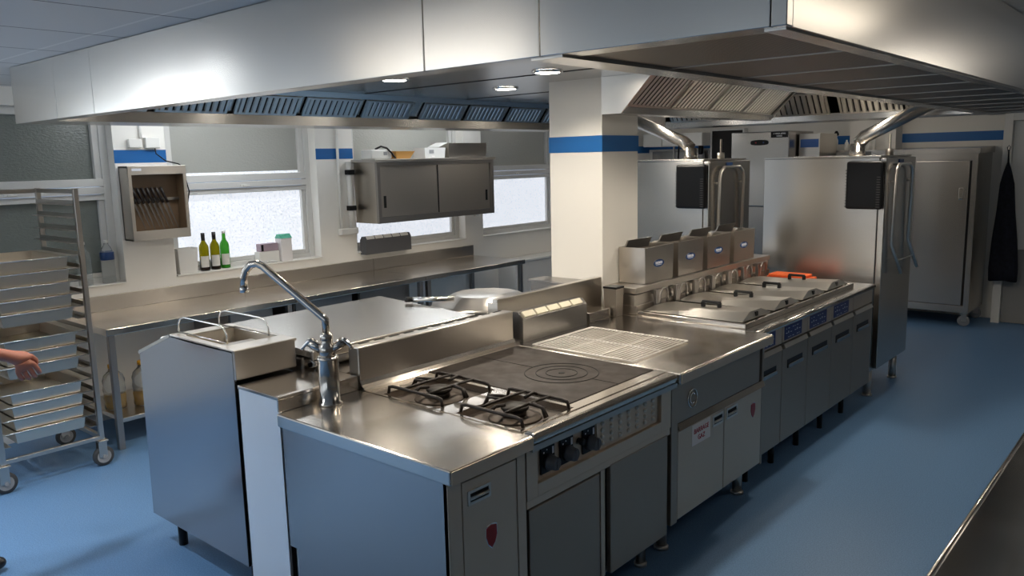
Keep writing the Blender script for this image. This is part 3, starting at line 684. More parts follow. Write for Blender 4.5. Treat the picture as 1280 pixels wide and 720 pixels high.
# ------------------------------------------------------------------ combi ovens
def oven(xf, y0, y1, depth, label, flue_dir, base_z=.2):
    x0 = xf - depth; t = thing('combi_oven', label, 'oven', (xf - depth / 2, (y0 + y1) / 2, 0), 'tall combi ovens')
    B(x0, xf - .05, y0, y1, base_z, 1.80, .004).build('body', 'oven', t)
    B(x0 - .002, xf - .04, y0 - .004, y1 + .004, 1.80, 1.812, .002).build('top_sheet', 'oven', t)
    B(xf - .27, xf - .008, y0 - .045, y0, 1.425, 1.775, .018, seg=3).build('vent_cover', 'black', t)
    mb = MB()
    for i in range(13): mb.box(xf - .274, xf - .262, y0 - .04, y0 - .006, 1.44 + i * .022, 1.447 + i * .022).box(xf - .05, xf - .025, y0 - .0475, y0 - .043, 1.44 + i * .018, 1.446 + i * .018)
    mb.build('vent_fin', 'rubber', t)
    d = B(xf - .048, xf, y0 + .004, y1 - .004, base_z + .03, 1.795, .006).build('door', 'oven', t)
    a, b_ = y0 + .13, y1 - .19
    hp = [(xf + .02, a, 1.16), (xf + .03, a, 1.66), (xf + .03, a + .02, 1.71), (xf + .03, a + .08, 1.745), (xf + .03, b_ - .08, 1.745), (xf + .03, b_ - .02, 1.71), (xf + .03, b_, 1.66), (xf + .02, b_, 1.16)]
    MB().tube([(xf + .06, a + .14, .93), *hp, (xf + .06, b_ + .14, .93)], .013, 10).tube([(xf + .045, a + .08, 1.03), (xf + .045, b_ + .08, 1.03)], .005, 8).tube([(xf, a, 1.62), (xf + .03, a, 1.62)], .009, 8).tube([(xf, b_, 1.62), (xf + .03, b_, 1.62)], .009, 8).build('trolley_handle', 'lid', d)
    B(xf, xf + .006, (a + b_) / 2 - .05, (a + b_) / 2 + .06, 1.755, 1.782, .002).build('maker_plate', 'blueplate', d)
    for x in (x0 + .08, xf - .08):
        for y in (y0 + .06, y1 - .06): MB().cyl((x, y, .015), (x, y, base_z), .03).lathe([(.036, 0), (.036, .015)], (x, y, 0)).build('leg', 'steel', t)
    # flue
    fx, fy = xf - .28, y0 + .22; dx, dy = flue_dir
    MB().lathe([(.058, 1.812), (.058, 1.85), (.052, 1.852), (.052, 1.905)], (fx, fy, 0)).tube([(fx, fy, 1.90), (fx + dx * .1, fy + dy * .1, 1.955), (fx + dx, fy + dy, 2.185)], .05, 20).build('flue_pipe', 'oven', t)
    MB().lathe([(.03, 1.812), (.03, 1.86), (.008, 1.862), (.008, 1.97)], (xf - .10, y0 + .4, 0), 12).build('vent_stub', 'steel', t)
    return t
oven(-1.80, 6.20, 6.95, .92, 'tall steel oven with black side vent standing at the far end of the fryers', (.52, 0))
oven(-3.01, 5.83, 6.58, .92, 'tall steel oven with black side vent standing behind the steel boxes', (-.62, 0))

# ------------------------------------------------------------------ back row of the island
t = thing('pasta_cooker', 'steel pasta cooker with a gabled blue-grey side at the near end', 'cooker', (-3.4, 1.84, 0))
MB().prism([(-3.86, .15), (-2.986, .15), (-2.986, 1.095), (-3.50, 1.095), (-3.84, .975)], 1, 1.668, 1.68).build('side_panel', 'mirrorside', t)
B(-3.83, -2.985, 1.682, 1.955, .15, .95).box(-3.30, -2.972, 1.682, 1.956, .975, 1.06).build('body', 'darksteel', t)
mb = B(-2.984, -2.968, 1.668, 1.958, .978, 1.10, .002).box(-3.08, -2.97, 1.668, 1.97, 1.088, 1.102, .002)
mb.box(-3.52, -3.44, 1.668, 1.97, 1.088, 1.102, .002).box(-3.44, -3.08, 1.668, 1.70, 1.088, 1.102).box(-3.44, -3.08, 1.945, 1.97, 1.088, 1.102)
mb.prism([(-3.52, 1.102), (-3.52, 1.088), (-3.85, .965), (-3.85, .98)], 1, 1.666, 1.97); mb.build('top_frame', 'steel', t)
MB().loft([(-3.44, -3.08, 1.70, 1.945, 1.095), (-3.42, -3.10, 1.715, 1.93, .975)]).build('basin', 'tray', t)
B(-3.78, -3.74, 1.74, 1.80, 1.01, 1.045, .012).build('control_knob', 'whiteplastic', t)
for x in (-3.72, -3.05): MB().cyl((x, 1.74, .0), (x, 1.74, .15), .022).build('leg', 'black', t)
for y, lb in ((1.715, 'chrome wire basket frame on the pasta cooker, next to its gabled side'), (1.915, 'chrome wire basket frame on the pasta cooker, next to the pan lid')):
    t = thing('wire_basket', lb, 'wire basket', (-3.3, y, 1.10))
    MB().tube([(-3.52, y, 1.104), (-3.52, y, 1.14), (-3.50, y, 1.168), (-3.46, y, 1.178), (-3.16, y, 1.178), (-3.12, y, 1.168), (-3.10, y, 1.14), (-3.10, y, 1.104)], .004, 8).tube([(-3.52, y, 1.106), (-3.10, y, 1.106)], .003, 8).build('wire_frame', 'wire', t)
t = thing('bratt_pan', 'wide steel bratt pan with its flat lid closed behind the range', 'bratt pan', (-3.25, 2.5, 0))
B(-3.62, -2.97, 2.0, 2.98, .18, .93, .006).build('body', 'steel', t)
B(-3.60, -2.965, 1.985, 3.0, .93, 1.01, .01).build('pan', 'steel', t)
MB().hexa([(-3.66, 1.98, 1.04), (-2.885, 1.98, 1.02), (-2.885, 3.0, 1.02), (-3.66, 3.0, 1.04), (-3.64, 1.985, 1.075), (-2.89, 1.985, 1.045), (-2.89, 2.995, 1.045), (-3.64, 2.995, 1.075)]).build('lid', 'hood_in', t)
B(-2.888, -2.872, 1.98, 3.0, 1.012, 1.05, .004).build('lid_lip', 'steel', t)
MB().cyl((-2.905, 2.03, .995), (-2.905, 2.61, .995), .026).build('hinge_pipe', 'darksteel', t)
MB().cyl((-2.905, 1.985, .99), (-2.905, 2.03, .99), .018).lathe([(.028, 2.02), (.028, 2.035)], (-2.905, 0, .99), 20, 1).build('pipe_end', 'chrome', t)
for x in (-3.55, -3.05):
    for y in (2.08, 2.9): MB().cyl((x, y, 0), (x, y, .18), .022).build('leg', 'steel', t)
# round kettle
t = thing('tilting_kettle', 'round steel tilting kettle with a tubular lid handle behind the splashback', 'kettle', (-3.28, 3.44, 0))
kc = (-3.22, 3.46)
MB().lathe([(.32, .20), (.32, .95), (.34, .97), (.34, .99), (.32, .995)], (*kc, 0), 48).build('vessel', 'steel', t)
MB().lathe([(.335, .996), (.335, 1.01), (.29, 1.015), (.20, 1.065), (.18, 1.068), (.02, 1.07)], (*kc, 0), 12).build('lid', 'steel', t)
MB().tube([(-3.34, 2.98, 1.085), (-3.16, 3.13, 1.085)], .014, 12).build('lid_handle', 'wire', t)
MB().tube([(-3.37, 2.955, 1.085), (-3.34, 2.98, 1.085)], .015, 12).build('handle_tip', 'black', t)
for a in range(3): MB().cyl((kc[0] + .25 * math.cos(a * 2.1), kc[1] + .25 * math.sin(a * 2.1), 0), (kc[0] + .25 * math.cos(a * 2.1), kc[1] + .25 * math.sin(a * 2.1), .22), .025).build('leg', 'steel', t)
t = thing('dark_shelf_unit', 'dark steel shelf unit tucked against the white column', 'shelf unit', (-3.05, 3.97, 0))
B(-3.24, -2.87, 3.90, 4.05, .02, 1.075).build('body', 'darksteel', t)
B(-3.26, -2.86, 3.89, 4.058, 1.076, 1.092, .003).build('top', 'darksteel', t)

# ------------------------------------------------------------------ window-side prep tables
ZP = .82
def prep_table(y0, y1, label, legs, shelf=True, group='prep tables under the windows'):
    t = thing('prep_table', label, 'table', (-5.7, (y0 + y1) / 2, 0), group)
    B(-6.085, -5.33, y0 + .001, y1 - .001, ZP - .045, ZP, .004).build('tabletop', 'top', t)
    B(-6.085, -6.062, y0 + .001, y1 - .001, ZP, ZP + .112, .003).build('upstand', 'steel', t)
    for x, y in legs: B(x - .02, x + .02, y - .02, y + .02, 0, ZP - .045, .003).build('leg', 'darksteel', t)
    if shelf: B(-6.02, -5.345, y0 + .05, y1 - .05, .18, .21, .003).build('undershelf', 'steel', t)
    return t
prep_table(2.115, 3.55, 'steel prep table with oil jugs on its undershelf below the knife cabinet', [(-5.36, 2.15), (-6.055, 2.15), (-5.36, 3.5), (-6.055, 3.5)])
prep_table(3.552, 4.93, 'middle steel prep table under the bright window', [(-5.36, 4.88), (-6.055, 4.88), (-6.055, 3.6)], False)
prep_table(4.932, 6.33, 'steel prep table with open leg space below the wall cabinet', [(-5.36, 6.28), (-6.055, 6.28), (-5.36, 4.98)], False)
for y0, lb in ((3.05, 'dark drawer cupboard under the prep table nearest the oil jugs'), (3.62, 'dark cupboard under the middle prep table, beside the leg'), (4.27, 'dark cupboard under the middle prep table, next to the open leg space')):
    t = thing('underbench_cupboard', lb, 'cupboard', (-5.75, y0 + .28, 0), 'cupboards under the prep tables')
    w = .38 if y0 < 3.1 else .58; z0 = .215 if y0 < 3.1 else .05
    B(-6.0, -5.48, y0, y0 + w, z0, .765).build('body', 'darksteel', t)
    d = B(-5.478, -5.46, y0 + .01, y0 + w - .01, z0 + .01, .755, .003).build('door', 'darksteel', t)
    B(-5.46, -5.445, y0 + .04, y0 + .055, .5, .66, .003).build('handle', 'steel', d)
def oil_jug(x, y, label):
    t = thing('oil_jug', label, 'oil jug', (x, y, .211), 'oil jugs')
    z = .211
    MB().lathe([(.02, z), (.068, z + .003), (.072, z + .02), (.069, z + .05), (.073, z + .08), (.069, z + .11), (.073, z + .14), (.069, z + .17), (.072, z + .20), (.06, z + .235), (.03, z + .265), (.024, z + .285)], (x, y, 0), 24).build('bottle', 'clear', t)
    MB().lathe([(.02, z + .006), (.06, z + .008), (.062, z + .10), (.02, z + .101)], (x, y, 0), 24).build('oil', 'oil', t)
    MB().lathe([(.028, z + .285), (.028, z + .31), (.02, z + .312)], (x, y, 0), 16).build('cap', 'yellow', t)
    MB().tube([(x + .03, y, z + .28), (x + .065, y, z + .285), (x + .078, y, z + .25), (x + .07, y, z + .2)], .009, 8).build('grip', 'yellow', t)
oil_jug(-5.62, 2.245, 'clear oil jug with yellow cap, half behind the table leg'); oil_jug(-5.56, 2.42, 'clear oil jug with yellow cap, between the table leg and the pasta cooker')
t = thing('low_wall_unit', 'low pale cabinet against the wall past the end of the prep tables', 'cabinet', (-5.9, 7.4, 0))
B(-6.085, -5.83, 6.75, 8.2, .0, .70).build('body', 'frame', t); B(-6.085, -5.81, 6.74, 8.21, .70, .725, .004).build('top', 'whiteplastic', t)

# knife cabinet on the first pier
t = thing('knife_cabinet', 'open fronted steel knife cabinet with knives on the white pier', 'knife cabinet', (-5.92, 2.75, 1.33))
x0, x1, y0, y1, z0, z1 = -6.088, -5.95, 2.62, 3.06, 1.317, 1.861
MB().box(x0, x0 + .012, y0, y1, z0, z1).box(x0, x1, y0, y0 + .012, z0, z1).box(x0, x1, y1 - .012, y1, z0, z1).box(x0, x1, y0, y1, z0, z0 + .012).box(x0, x1, y0, y1, z1 - .012, z1).build('case', 'steel', t)
MB().box(x1, x1 + .01, y0, y1, z1 - .065, z1, .002).box(x1, x1 + .01, y0, y1, z0, z0 + .07, .002).box(x1, x1 + .01, y0, y0 + .025, z0 + .07, z1 - .065).box(x1, x1 + .01, y1 - .025, y1, z0 + .07, z1 - .065).build('front_frame', 'steel', t)
B(x0 + .013, x0 + .02, y0 + .013, y1 - .013, z0 + .013, z1 - .013).box(x0 + .02, x1 - .02, y1 - .018, y1 - .013, z0 + .013, z1 - .013).build('inner_lining', 'brownboard', t)
B(x1 + .01, x1 + .012, y0 + .03, y0 + .10, z1 - .035, z1 - .018).build('name_strip', 'ink', t)
B(x0 + .025, x0 + .045, y0 + .015, y1 - .018, 1.60, 1.62).build('magnet_bar', 'darksteel', t)
for i in range(8):
    y = y0 + .052 + i * .036; lean = .10; s_ = random.uniform(.9, 1.1)
    k = thing('kitchen_knife', 'dark handled kitchen knife leaning inside the steel knife cabinet', 'knife', (-6.02, y, 1.42), 'knives in the knife cabinet')
    top = Vector((-6.02, y - lean * .35, 1.70 * 1)); mid = Vector((-6.015, y + lean * .1, 1.585)); bot = Vector((-6.01, y + lean * .75, 1.585 - .2 * s_))
    MB().tube([top, mid], [.012, .010], 8).build('knife_handle', 'handle', k)
    d = (bot - mid); n_ = Vector((1, 0, 0)); s2 = d.cross(n_).normalized() * .008
    MB().hexa([mid - s2 - n_ * .001, mid + s2 - n_ * .001, bot + s2 * .1 - n_ * .0005, bot - s2 * .4 - n_ * .0005, mid - s2 + n_ * .001, mid + s2 + n_ * .001, bot + s2 * .1 + n_ * .0005, bot - s2 * .4 + n_ * .0005]).build('blade', 'knife', k)
# plug, socket and cable above it
t = thing('wall_socket', 'white twin wall socket with black plug above the knife cabinet', 'power outlet', (-6.06, 2.80, 2.02))
B(-6.088, -6.05, 2.70, 2.80, 1.995, 2.06, .006).build('switch_box', 'whiteplastic', t); B(-6.088, -6.04, 2.82, 2.93, 1.992, 2.07, .006).build('socket', 'whiteplastic', t)
MB().tube([(-6.03, 2.88, 1.99), (-6.03, 2.885, 1.95), (-6.02, 2.95, 1.895), (-6.01, 3.04, 1.872), (-6.01, 3.075, 1.85), (-6.01, 3.09, 1.75), (-6.01, 3.11, 1.66), (-6.01, 3.09, 1.57), (-6.01, 3.064, 1.55)], .005, 8).build('power_cable', 'black', t)
MB().tube([(-6.075, 2.80, 2.06), (-6.075, 2.80, 2.20)], .012, 8).build('cable_duct', 'whiteplastic', t)

# wall cabinet with sliding doors
t = thing('wall_cabinet', 'steel wall cabinet with two sliding doors in front of the window', 'wall cabinet', (-5.92, 5.55, 1.29))
x0, x1, y0, y1, z0, z1 = -6.085, -5.75, 4.77, 6.34, 1.29, 1.845
B(x0, x1 - .03, y0, y1, z0, z1).build('carcass', 'steel', t)
MB().box(x1 - .03, x1, y0, y1, z1 - .03, z1).box(x1 - .03, x1, y0, y1, z0, z0 + .055).box(x1 - .03, x1, y0, y0 + .035, z0 + .055, z1 - .03).box(x1 - .03, x1, y1 - .04, y1, z0 + .055, z1 - .03).build('front_frame', 'darksteel', t)
B(x0, x1 + .012, y0 - .03, y1 + .03, z1, z1 + .03, .004).build('top_plate', 'steel', t)
ym = (y0 + y1) / 2 - .02
for a, b_, xx, hy in ((y0 + .04, ym + .01, x1 - .014, y0 + .075), (ym - .005, y1 - .045, x1 - .022, y1 - .11)):
    d = B(xx - .01, xx, a, b_, z0 + .058, z1 - .035, .002).build('sliding_door', 'steel', t)
    B(xx, xx + .002, hy, hy + .03, 1.43, 1.54).build('finger_pull', 'dark', d)
B(x1 - .013, x1 - .009, ym - .002, ym + .010, z0 + .058, z1 - .035).build('door_gap', 'dark', t)
# what stands on it
t = thing('mains_radio', 'small white appliance with black cable on the wall cabinet', 'appliance', (-5.87, 4.88, 1.876))
B(-5.95, -5.80, 4.755, 5.0, 1.876, 1.962, .012).build('case', 'whiteplastic', t); MB().tube([(-5.82, 4.82, 1.965), (-5.81, 4.88, 1.99), (-5.80, 4.94, 1.975), (-5.785, 4.985, 1.93), (-5.775, 5.0, 1.90), (-5.775, 5.02, 1.884)], .009, 8).build('cable', 'black', t)
B(-5.80, -5.797, 4.90, 4.94, 1.91, 1.94).build('dial_window', 'wheel', t)
t = thing('bread_basket', 'small tan basket on the wall cabinet beside the white appliance', 'basket', (-5.87, 5.16, 1.876))
MB().loft([(-5.92, -5.80, 5.06, 5.22, 1.876), (-5.95, -5.775, 5.03, 5.265, 1.945), (-5.945, -5.78, 5.035, 5.26, 1.945), (-5.915, -5.805, 5.065, 5.215, 1.884)], cap0=True).build('shell', 'basket', t)
t = thing('clear_container', 'clear plastic container with open lid on the wall cabinet', 'container', (-5.88, 5.55, 1.876))
MB().loft([(-5.96, -5.80, 5.42, 5.68, 1.876), (-5.965, -5.795, 5.41, 5.69, 1.975), (-5.96, -5.80, 5.415, 5.685, 1.975), (-5.955, -5.805, 5.425, 5.675, 1.881)], cap0=True).build('tub', 'frame', t)
MB().hexa([(-5.96, 5.60, 1.978), (-5.80, 5.60, 1.978), (-5.80, 5.72, 2.02), (-5.96, 5.72, 2.02), (-5.96, 5.60, 1.984), (-5.80, 5.60, 1.984), (-5.80, 5.72, 2.026), (-5.96, 5.72, 2.026)]).build('lid', 'frame', t)
B(-5.797, -5.794, 5.47, 5.53, 1.92, 1.955).box(-5.797, -5.794, 5.50, 5.54, 1.885, 1.90, mi=1).build('sticker', ['wheel', 'paper'], t)
t = thing('steel_tray_box', 'long plain steel box on the wall cabinet beside the clear container', 'steel box', (-5.9, 6.03, 1.876))
MB().loft([(-6.05, -5.80, 5.74, 6.28, 1.876), (-6.05, -5.79, 5.73, 6.29, 2.02), (-6.04, -5.80, 5.74, 6.28, 2.02), (-6.04, -5.81, 5.75, 6.27, 1.886)], cap0=True).build('shell', 'steel', t)
# pipe and junction box on the second pier
t = thing('cable_conduit', 'white cable conduit running down the pier to a junction box', 'conduit', (-6.07, 4.64, 1.2))
MB().tube([(-6.072, 4.585, 2.27), (-6.072, 4.585, 1.25)], .013, 10).build('pipe', 'whiteplastic', t); MB().tube([(-6.066, 4.70, 1.86), (-6.066, 4.70, 1.25)], .026, 12).build('pipe', 'whiteplastic', t)
for z in (1.74, 1.41): B(-6.087, -6.03, 4.665, 4.74, z, z + .045, .004).build('clamp', 'black', t, label='dark pipe clamp')
B(-6.087, -6.035, 4.555, 4.755, 1.19, 1.25, .008).build('junction_box', 'whiteplastic', t)
socket_box('dark grey socket box with white sockets under the wall cabinet', -6.0, 4.80, 5.37, .985, .17, .085, 'knob')
t = thing('window_switch', 'small white switch hanging below the wall cabinet', 'switch', (-6.07, 6.40, 1.25))
B(-6.087, -6.05, 6.37, 6.42, 1.24, 1.285, .006).build('case', 'whiteplastic', t); B(-6.05, -6.046, 6.38, 6.41, 1.25, 1.275, .002).build('rocker', 'frame', t)

# sill things
zs = 1.0125
def wine(y, x, glass, foil, label):
    t = thing('wine_bottle', label, 'bottle', (x, y, zs), 'wine bottles on the sill')
    MB().lathe([(.02, 0), (.036, .002), (.038, .01), (.038, .185), (.034, .205), (.017, .235), (.0145, .25), (.0145, .30), (.013, .302)], (x, y, zs), 24).build('glass', glass, t)
    if glass != 'greenglass': MB().lathe([(.037, 0), (.0386, .01), (.0386, .09), (.02, .092)], (x, y, zs), 24).build('wine', 'wine', t)
    MB().lathe([(.0155, .245 if foil == 'foil' else .285), (.0158, .305), (.012, .306)], (x, y, zs), 16).build('capsule', foil, t)
    mb = MB(); ring = 10
    for k in range(ring):
        a0 = -.9 + 1.8 * k / ring - .35; a1 = -.9 + 1.8 * (k + 1) / ring - .35; r0, r1 = .0388, .0392
        P = lambda a, r, z: (x + r * math.cos(a), y + r * math.sin(a), zs + z)
        mb.hexa([P(a0, r0, .03), P(a1, r0, .03), P(a1, r1, .03), P(a0, r1, .03), P(a0, r0, .12), P(a1, r0, .12), P(a1, r1, .12), P(a0, r1, .12)])
    mb.build('paper_label', 'label', t)
wine(3.255, -6.135, 'oliveglass', 'foil', 'olive wine bottle with black neck next to the white bin')
wine(3.352, -6.14, 'oliveglass', 'foil', 'middle olive wine bottle of the three on the sill')
wine(3.445, -6.15, 'greenglass', 'foil' if False else 'whiteplastic', 'bright green wine bottle on the window sill')
def water(y, x, label, lab):
    t = thing('water_bottle', label, 'bottle', (x, y, zs), 'water bottles on the sill')
    MB().lathe([(.02, 0), (.046, .003), (.048, .02), (.045, .06), (.048, .10), (.045, .14), (.048, .18), (.046, .22), (.03, .26), (.015, .285), (.014, .30)], (x, y, zs), 20).build('bottle', 'clear', t)
    MB().lathe([(.0165, .295), (.0165, .315), (.012, .317)], (x, y, zs), 14).build('cap', 'whiteplastic', t)
    if lab: MB().lathe([(.047, .17), (.049, .172), (.049, .225), (.046, .228)], (x, y, zs), 20).build('wrapper', 'blueplate', t)
water(2.335, -6.14, 'clear plastic water bottle without wrapper on the dark sill', False); water(2.50, -6.14, 'clear plastic water bottle with blue wrapper on the dark sill', True)
t = thing('white_bin', 'white plastic tub on the sill beside the wine bottles', 'tub', (-6.14, 3.10, zs))
MB().loft([(-6.18, -6.085, 3.02, 3.165, zs), (-6.185, -6.08, 3.01, 3.175, zs + .20), (-6.18, -6.085, 3.015, 3.17, zs + .20), (-6.175, -6.09, 3.025, 3.16, zs + .01)], cap0=True).build('tub', 'whiteplastic', t)
t = thing('food_carton', 'white carton with mint green top on the window sill', 'carton', (-6.14, 4.0, zs))
B(-6.18, -6.09, 3.945, 4.055, zs, zs + .20, .004).build('box', 'paper', t); MB().prism([(-6.182, zs + .20), (-6.088, zs + .20), (-6.12, zs + .235), (-6.15, zs + .235)], 1, 3.943, 4.057).build('gable_top', 'green', t)
t = thing('stacked_box', 'white box with mauve side beside the mint topped carton', 'box', (-6.15, 3.83, zs))
B(-6.19, -6.11, 3.74, 3.935, zs, zs + .10, .004).build('lower_box', 'whiteplastic', t); B(-6.19, -6.115, 3.76, 3.93, zs + .1005, zs + .165, .004).build('pack', 'pink', t); B(-6.115, -6.112, 3.765, 3.785, zs + .105, zs + .16).build('end_mark', 'black', t)
t = B(-6.12, -6.085, 3.72, 3.90, zs, zs + .012, .004).box(-6.11, -6.09, 3.74, 3.80, zs + .012, zs + .02, .003).box(-6.112, -6.09, 3.82, 3.88, zs + .012, zs + .018, .003).build('glove_pair', 'frame', base=(-6.1, 3.81, zs), label='crumpled grey gloves at the front edge of the bright sill', cat='gloves')

# ------------------------------------------------------------------ tray rack with pans
t = thing('tray_rack', 'tall steel tray trolley on castors at the prep table end', 'trolley', (-5.45, 1.68, 0))
XA, XB, YA, YB = -5.75, -5.15, 1.40, 1.95; ZR0, ZR1 = .17, 1.735
for x in (XA, XB):
    for y in (YA, YB): B(x - .014, x + .014, y - .014, y + .014, ZR0, ZR1, .003).build('post', 'steel', t)
for y in (YA, YB):
    B(XA, XB, y - .012, y + .012, ZR1 - .03, ZR1 - .004, .003).build('top_bar', 'steel', t)
    B(XA, XB, y - .012, y + .012, ZR0, ZR0 + .03, .003).build('bottom_bar', 'steel', t)
for x in (XA, XB): B(x - .012, x + .012, YA, YB, ZR0 + .002, ZR0 + .028, .003).build('bottom_bar', 'steel', t)
B(XA - .012, XA + .012, YA, YB, ZR1 - .03, ZR1 - .004, .003).build('top_bar', 'steel', t)
rz = [.26 + .0765 * i for i in range(19)]
for z in rz:
    for y, s in ((YB, -1), (YA, 1)):
        B(XA + .01, XB - .01, y + s * .014, y + s * .017, z, z + .028).box(XA + .01, XB - .01, y + s * .014, y + s * .055, z, z + .003).build('runner', 'steel', t)
for x in (XA + .0, XB):
    for y in (YA, YB):
        f_ = B(x - .03, x + .03, y - .03, y + .03, ZR0 - .012, ZR0 - .001, .002).box(x - .022, x - .018, y - .03, y + .02, .06, ZR0 - .012).box(x + .018, x + .022, y - .03, y + .02, .06, ZR0 - .012).build('castor', 'steel', t)
        MB().lathe([(.02, -.016), (.055, -.016), (.0625, -.010), (.0625, .010), (.055, .016), (.02, .016)], (x, y, .0625), 28, 0).lathe([(.042, -.0175), (.042, .0175)], (x, y, .0625), 24, 0, mi=1).lathe([(.012, -.026), (.012, .026)], (x, y, .0625), 12, 0, mi=1).build('castor_wheel', ['rubber', 'wheel'], f_)
def pan(i, label, grp):
    z = rz[i] + .0035; x0, x1, y0, y1 = -5.74, -5.143, 1.425, 1.925
    t = thing('gastronorm_pan', label, 'pan', ((x0 + x1) / 2, (y0 + y1) / 2, z - .058), grp)
    zz = z - .068; e = .05
    MB().loft([(x0 + .02, x1 - .018, y0 + .065, y1 - .065, zz), (x0 + .014, x1 - .010, y0 + e + .005, y1 - e - .005, z)], cap0=True, cap1=False).loft([(x0, x1, y0, y1, z), (x0, x1, y0, y1, z + .004), (x0 + .016, x1 - .013, y0 + e + .008, y1 - e - .008, z + .004), (x0 + .022, x1 - .020, y0 + .07, y1 - .07, zz + .004)]).build('pan', 'tray', t)
    MB().tube([(x0, y0, z + .002), (x1, y0, z + .002), (x1, y1, z + .002), (x0, y1, z + .002)], .0035, 6, closed=True).build('rolled_rim', 'wire', t)
names = {'u': 'upper', 'm': 'middle', 'l': 'lower'}; order = ['topmost', 'second', 'third', 'fourth', 'bottom']
for grp, idx in (('u', [14, 13, 12, 11, 10]), ('m', [8, 7, 6]), ('l', [4, 3, 2, 1])):
    od = order if len(idx) == 5 else (['topmost', 'second', 'bottom'] if len(idx) == 3 else ['topmost', 'second', 'third', 'bottom'])
    for k, i in enumerate(idx): pan(i, 'shallow steel pan, %s of the %s set on the trolley' % (od[k], names[grp]), 'pans on the tray trolley')

# ------------------------------------------------------------------ tall cabinet, apron, far side
t = thing('tall_cabinet', 'tall steel cabinet on castors against the far wall', 'cabinet', (-2.3, 9.65, 0))
x0, x1, y0, y1 = -2.85, -1.83, 9.30, 9.985
B(x0, x1, y0 + .02, y1, .15, 1.80, .003).build('body', 'oven', t)
MB().prism([(y0 - .01, 1.80), (y1, 1.80), (y1, 1.87), (y0 - .01, 1.85)], 0, x0 - .01, x1 + .02).build('top', 'oven', t)
MB().box(x0, x1, y0, y0 + .02, 1.73, 1.80, .002).box(x0, x1, y0, y0 + .02, .15, .225, .002).box(x1 - .05, x1, y0, y0 + .02, .225, 1.73).box(x0, x0 + .04, y0, y0 + .02, .225, 1.73).build('front_frame', 'oven', t)
d = B(x0 + .042, x1 - .072, y0 - .004, y0 + .016, .23, 1.725, .004).build('door', 'oven', t)
B(x1 - .071, x1 - .052, y0 + .014, y0 + .022, .23, 1.725).build('door_gap', 'dark', t)
B(x1 - .155, x1 - .115, y0 - .014, y0 - .004, 1.33, 1.45, .004).box(x1 - .15, x1 - .12, y0 - .03, y0 - .014, 1.335, 1.352, .003).build('latch', 'chrome', d)
for x in (x0 + .07, x1 - .05):
    for y in (y0 + .07, y1 - .07):
        f_ = B(x - .035, x + .035, y - .035, y + .035, .136, .149).box(x - .02, x + .03, y - .022, y - .018, .055, .137).box(x - .02, x + .03, y + .018, y + .022, .055, .137).build('castor', 'steel', t)
        MB().lathe([(.02, -.015), (.05, -.015), (.058, -.010), (.058, .010), (.05, .015), (.02, .015)], (x, y, .058), 24, 1).build('castor_wheel', 'wheel', f_)
# apron hanging on the door jamb
t = thing('apron', 'dark navy apron hanging from a hook by the doorway', 'apron', (-1.62, 9.70, .45))
mb = MB(); bm = mb.bm; rows = []
prof = [(1.80, .008, .01), (1.70, .012, .02), (1.60, .05, .03), (1.48, .085, .045), (1.2, .11, .06), (.9, .15, .065), (.6, .175, .06), (.47, .17, .05)]
for (z, hw, dp) in prof:
    ring = []
    for k in range(28):
        a = 2 * PI * k / 28; fold = 1 + .18 * math.sin(a * 5 + z * 2) * (1.8 - z)
        ring.append(bm.verts.new((-1.63 + (1.8 - z) * .02 + hw * .78 * math.cos(a), 9.675 + dp * math.sin(a) * fold, z + (.012 * math.sin(a * 3) if z < .5 else 0))))
    rows.append(ring)
for A, B2 in zip(rows, rows[1:]):
    for k in range(28): f_ = bm.faces.new((A[k], A[(k + 1) % 28], B2[(k + 1) % 28], B2[k])); f_.smooth = True
bm.faces.new(rows[0]); bm.faces.new(rows[-1]); bmesh.ops.recalc_face_normals(bm, faces=bm.faces)
mb.build('cloth', 'apron', t)
MB().tube([(-1.63, 9.74, 1.80), (-1.63, 9.69, 1.80), (-1.63, 9.67, 1.84)], .006, 8).build('hook', 'chrome', t)
MB().tube([(-1.632, 9.675, 1.79), (-1.645, 9.673, 1.85), (-1.63, 9.67, 1.87), (-1.617, 9.673, 1.85), (-1.63, 9.675, 1.79)], .004, 6).build('neck_strap', 'apron', t)

# dishwashing corner at the far wall
t = thing('hood_dishwasher', 'steel hood dishwasher with dark oval control at the far wall', 'dishwasher', (-4.0, 9.1, 0))
x0, x1, y0, y1 = -4.24, -3.56, 8.75, 9.45
B(x0, x1, y0, y1, .1, 1.25, .006).build('base', 'side', t); B(x0, x1, y0, y1, 1.252, 2.085, .01).build('lifting_hood', 'side', t)
el = [(-3.90 + max(-.07, min(.07, .10 * math.cos(a * PI / 12))) + .035 * math.cos(a * PI / 12), 1.965 + .03 * math.sin(a * PI / 12)) for a in range(24)]
mb = MB(); v1 = el
bm = mb.bm; A = [bm.verts.new((p[0], y0 - .006, p[1])) for p in el]; B2 = [bm.verts.new((p[0], y0, p[1])) for p in el]
bm.faces.new(A); bm.faces.new(B2[::-1])
for k in range(24): bm.faces.new((A[k], B2[k], B2[(k + 1) % 24], A[(k + 1) % 24]))
bmesh.ops.recalc_face_normals(bm, faces=bm.faces)
mb.box(-3.95, -3.935, y0 - .008, y0 - .005, 1.958, 1.972, mi=1).box(-3.86, -3.845, y0 - .008, y0 - .005, 1.958, 1.972, mi=2); mb.build('control_oval', ['black', 'red', 'blueplate'], t)
B(-3.77, -3.575, y0 - .004, y0, 2.015, 2.078).text('A VIDER APRES', .021, (-3.672, y0 - .0045, 2.057), (1, 0, 0), (0, 0, 1), 1).text('USAGE', .021, (-3.672, y0 - .0045, 2.032), (1, 0, 0), (0, 0, 1), 1).build('notice_plate', ['black', 'ink'], t, label='black notice plate with two lines of white lettering')
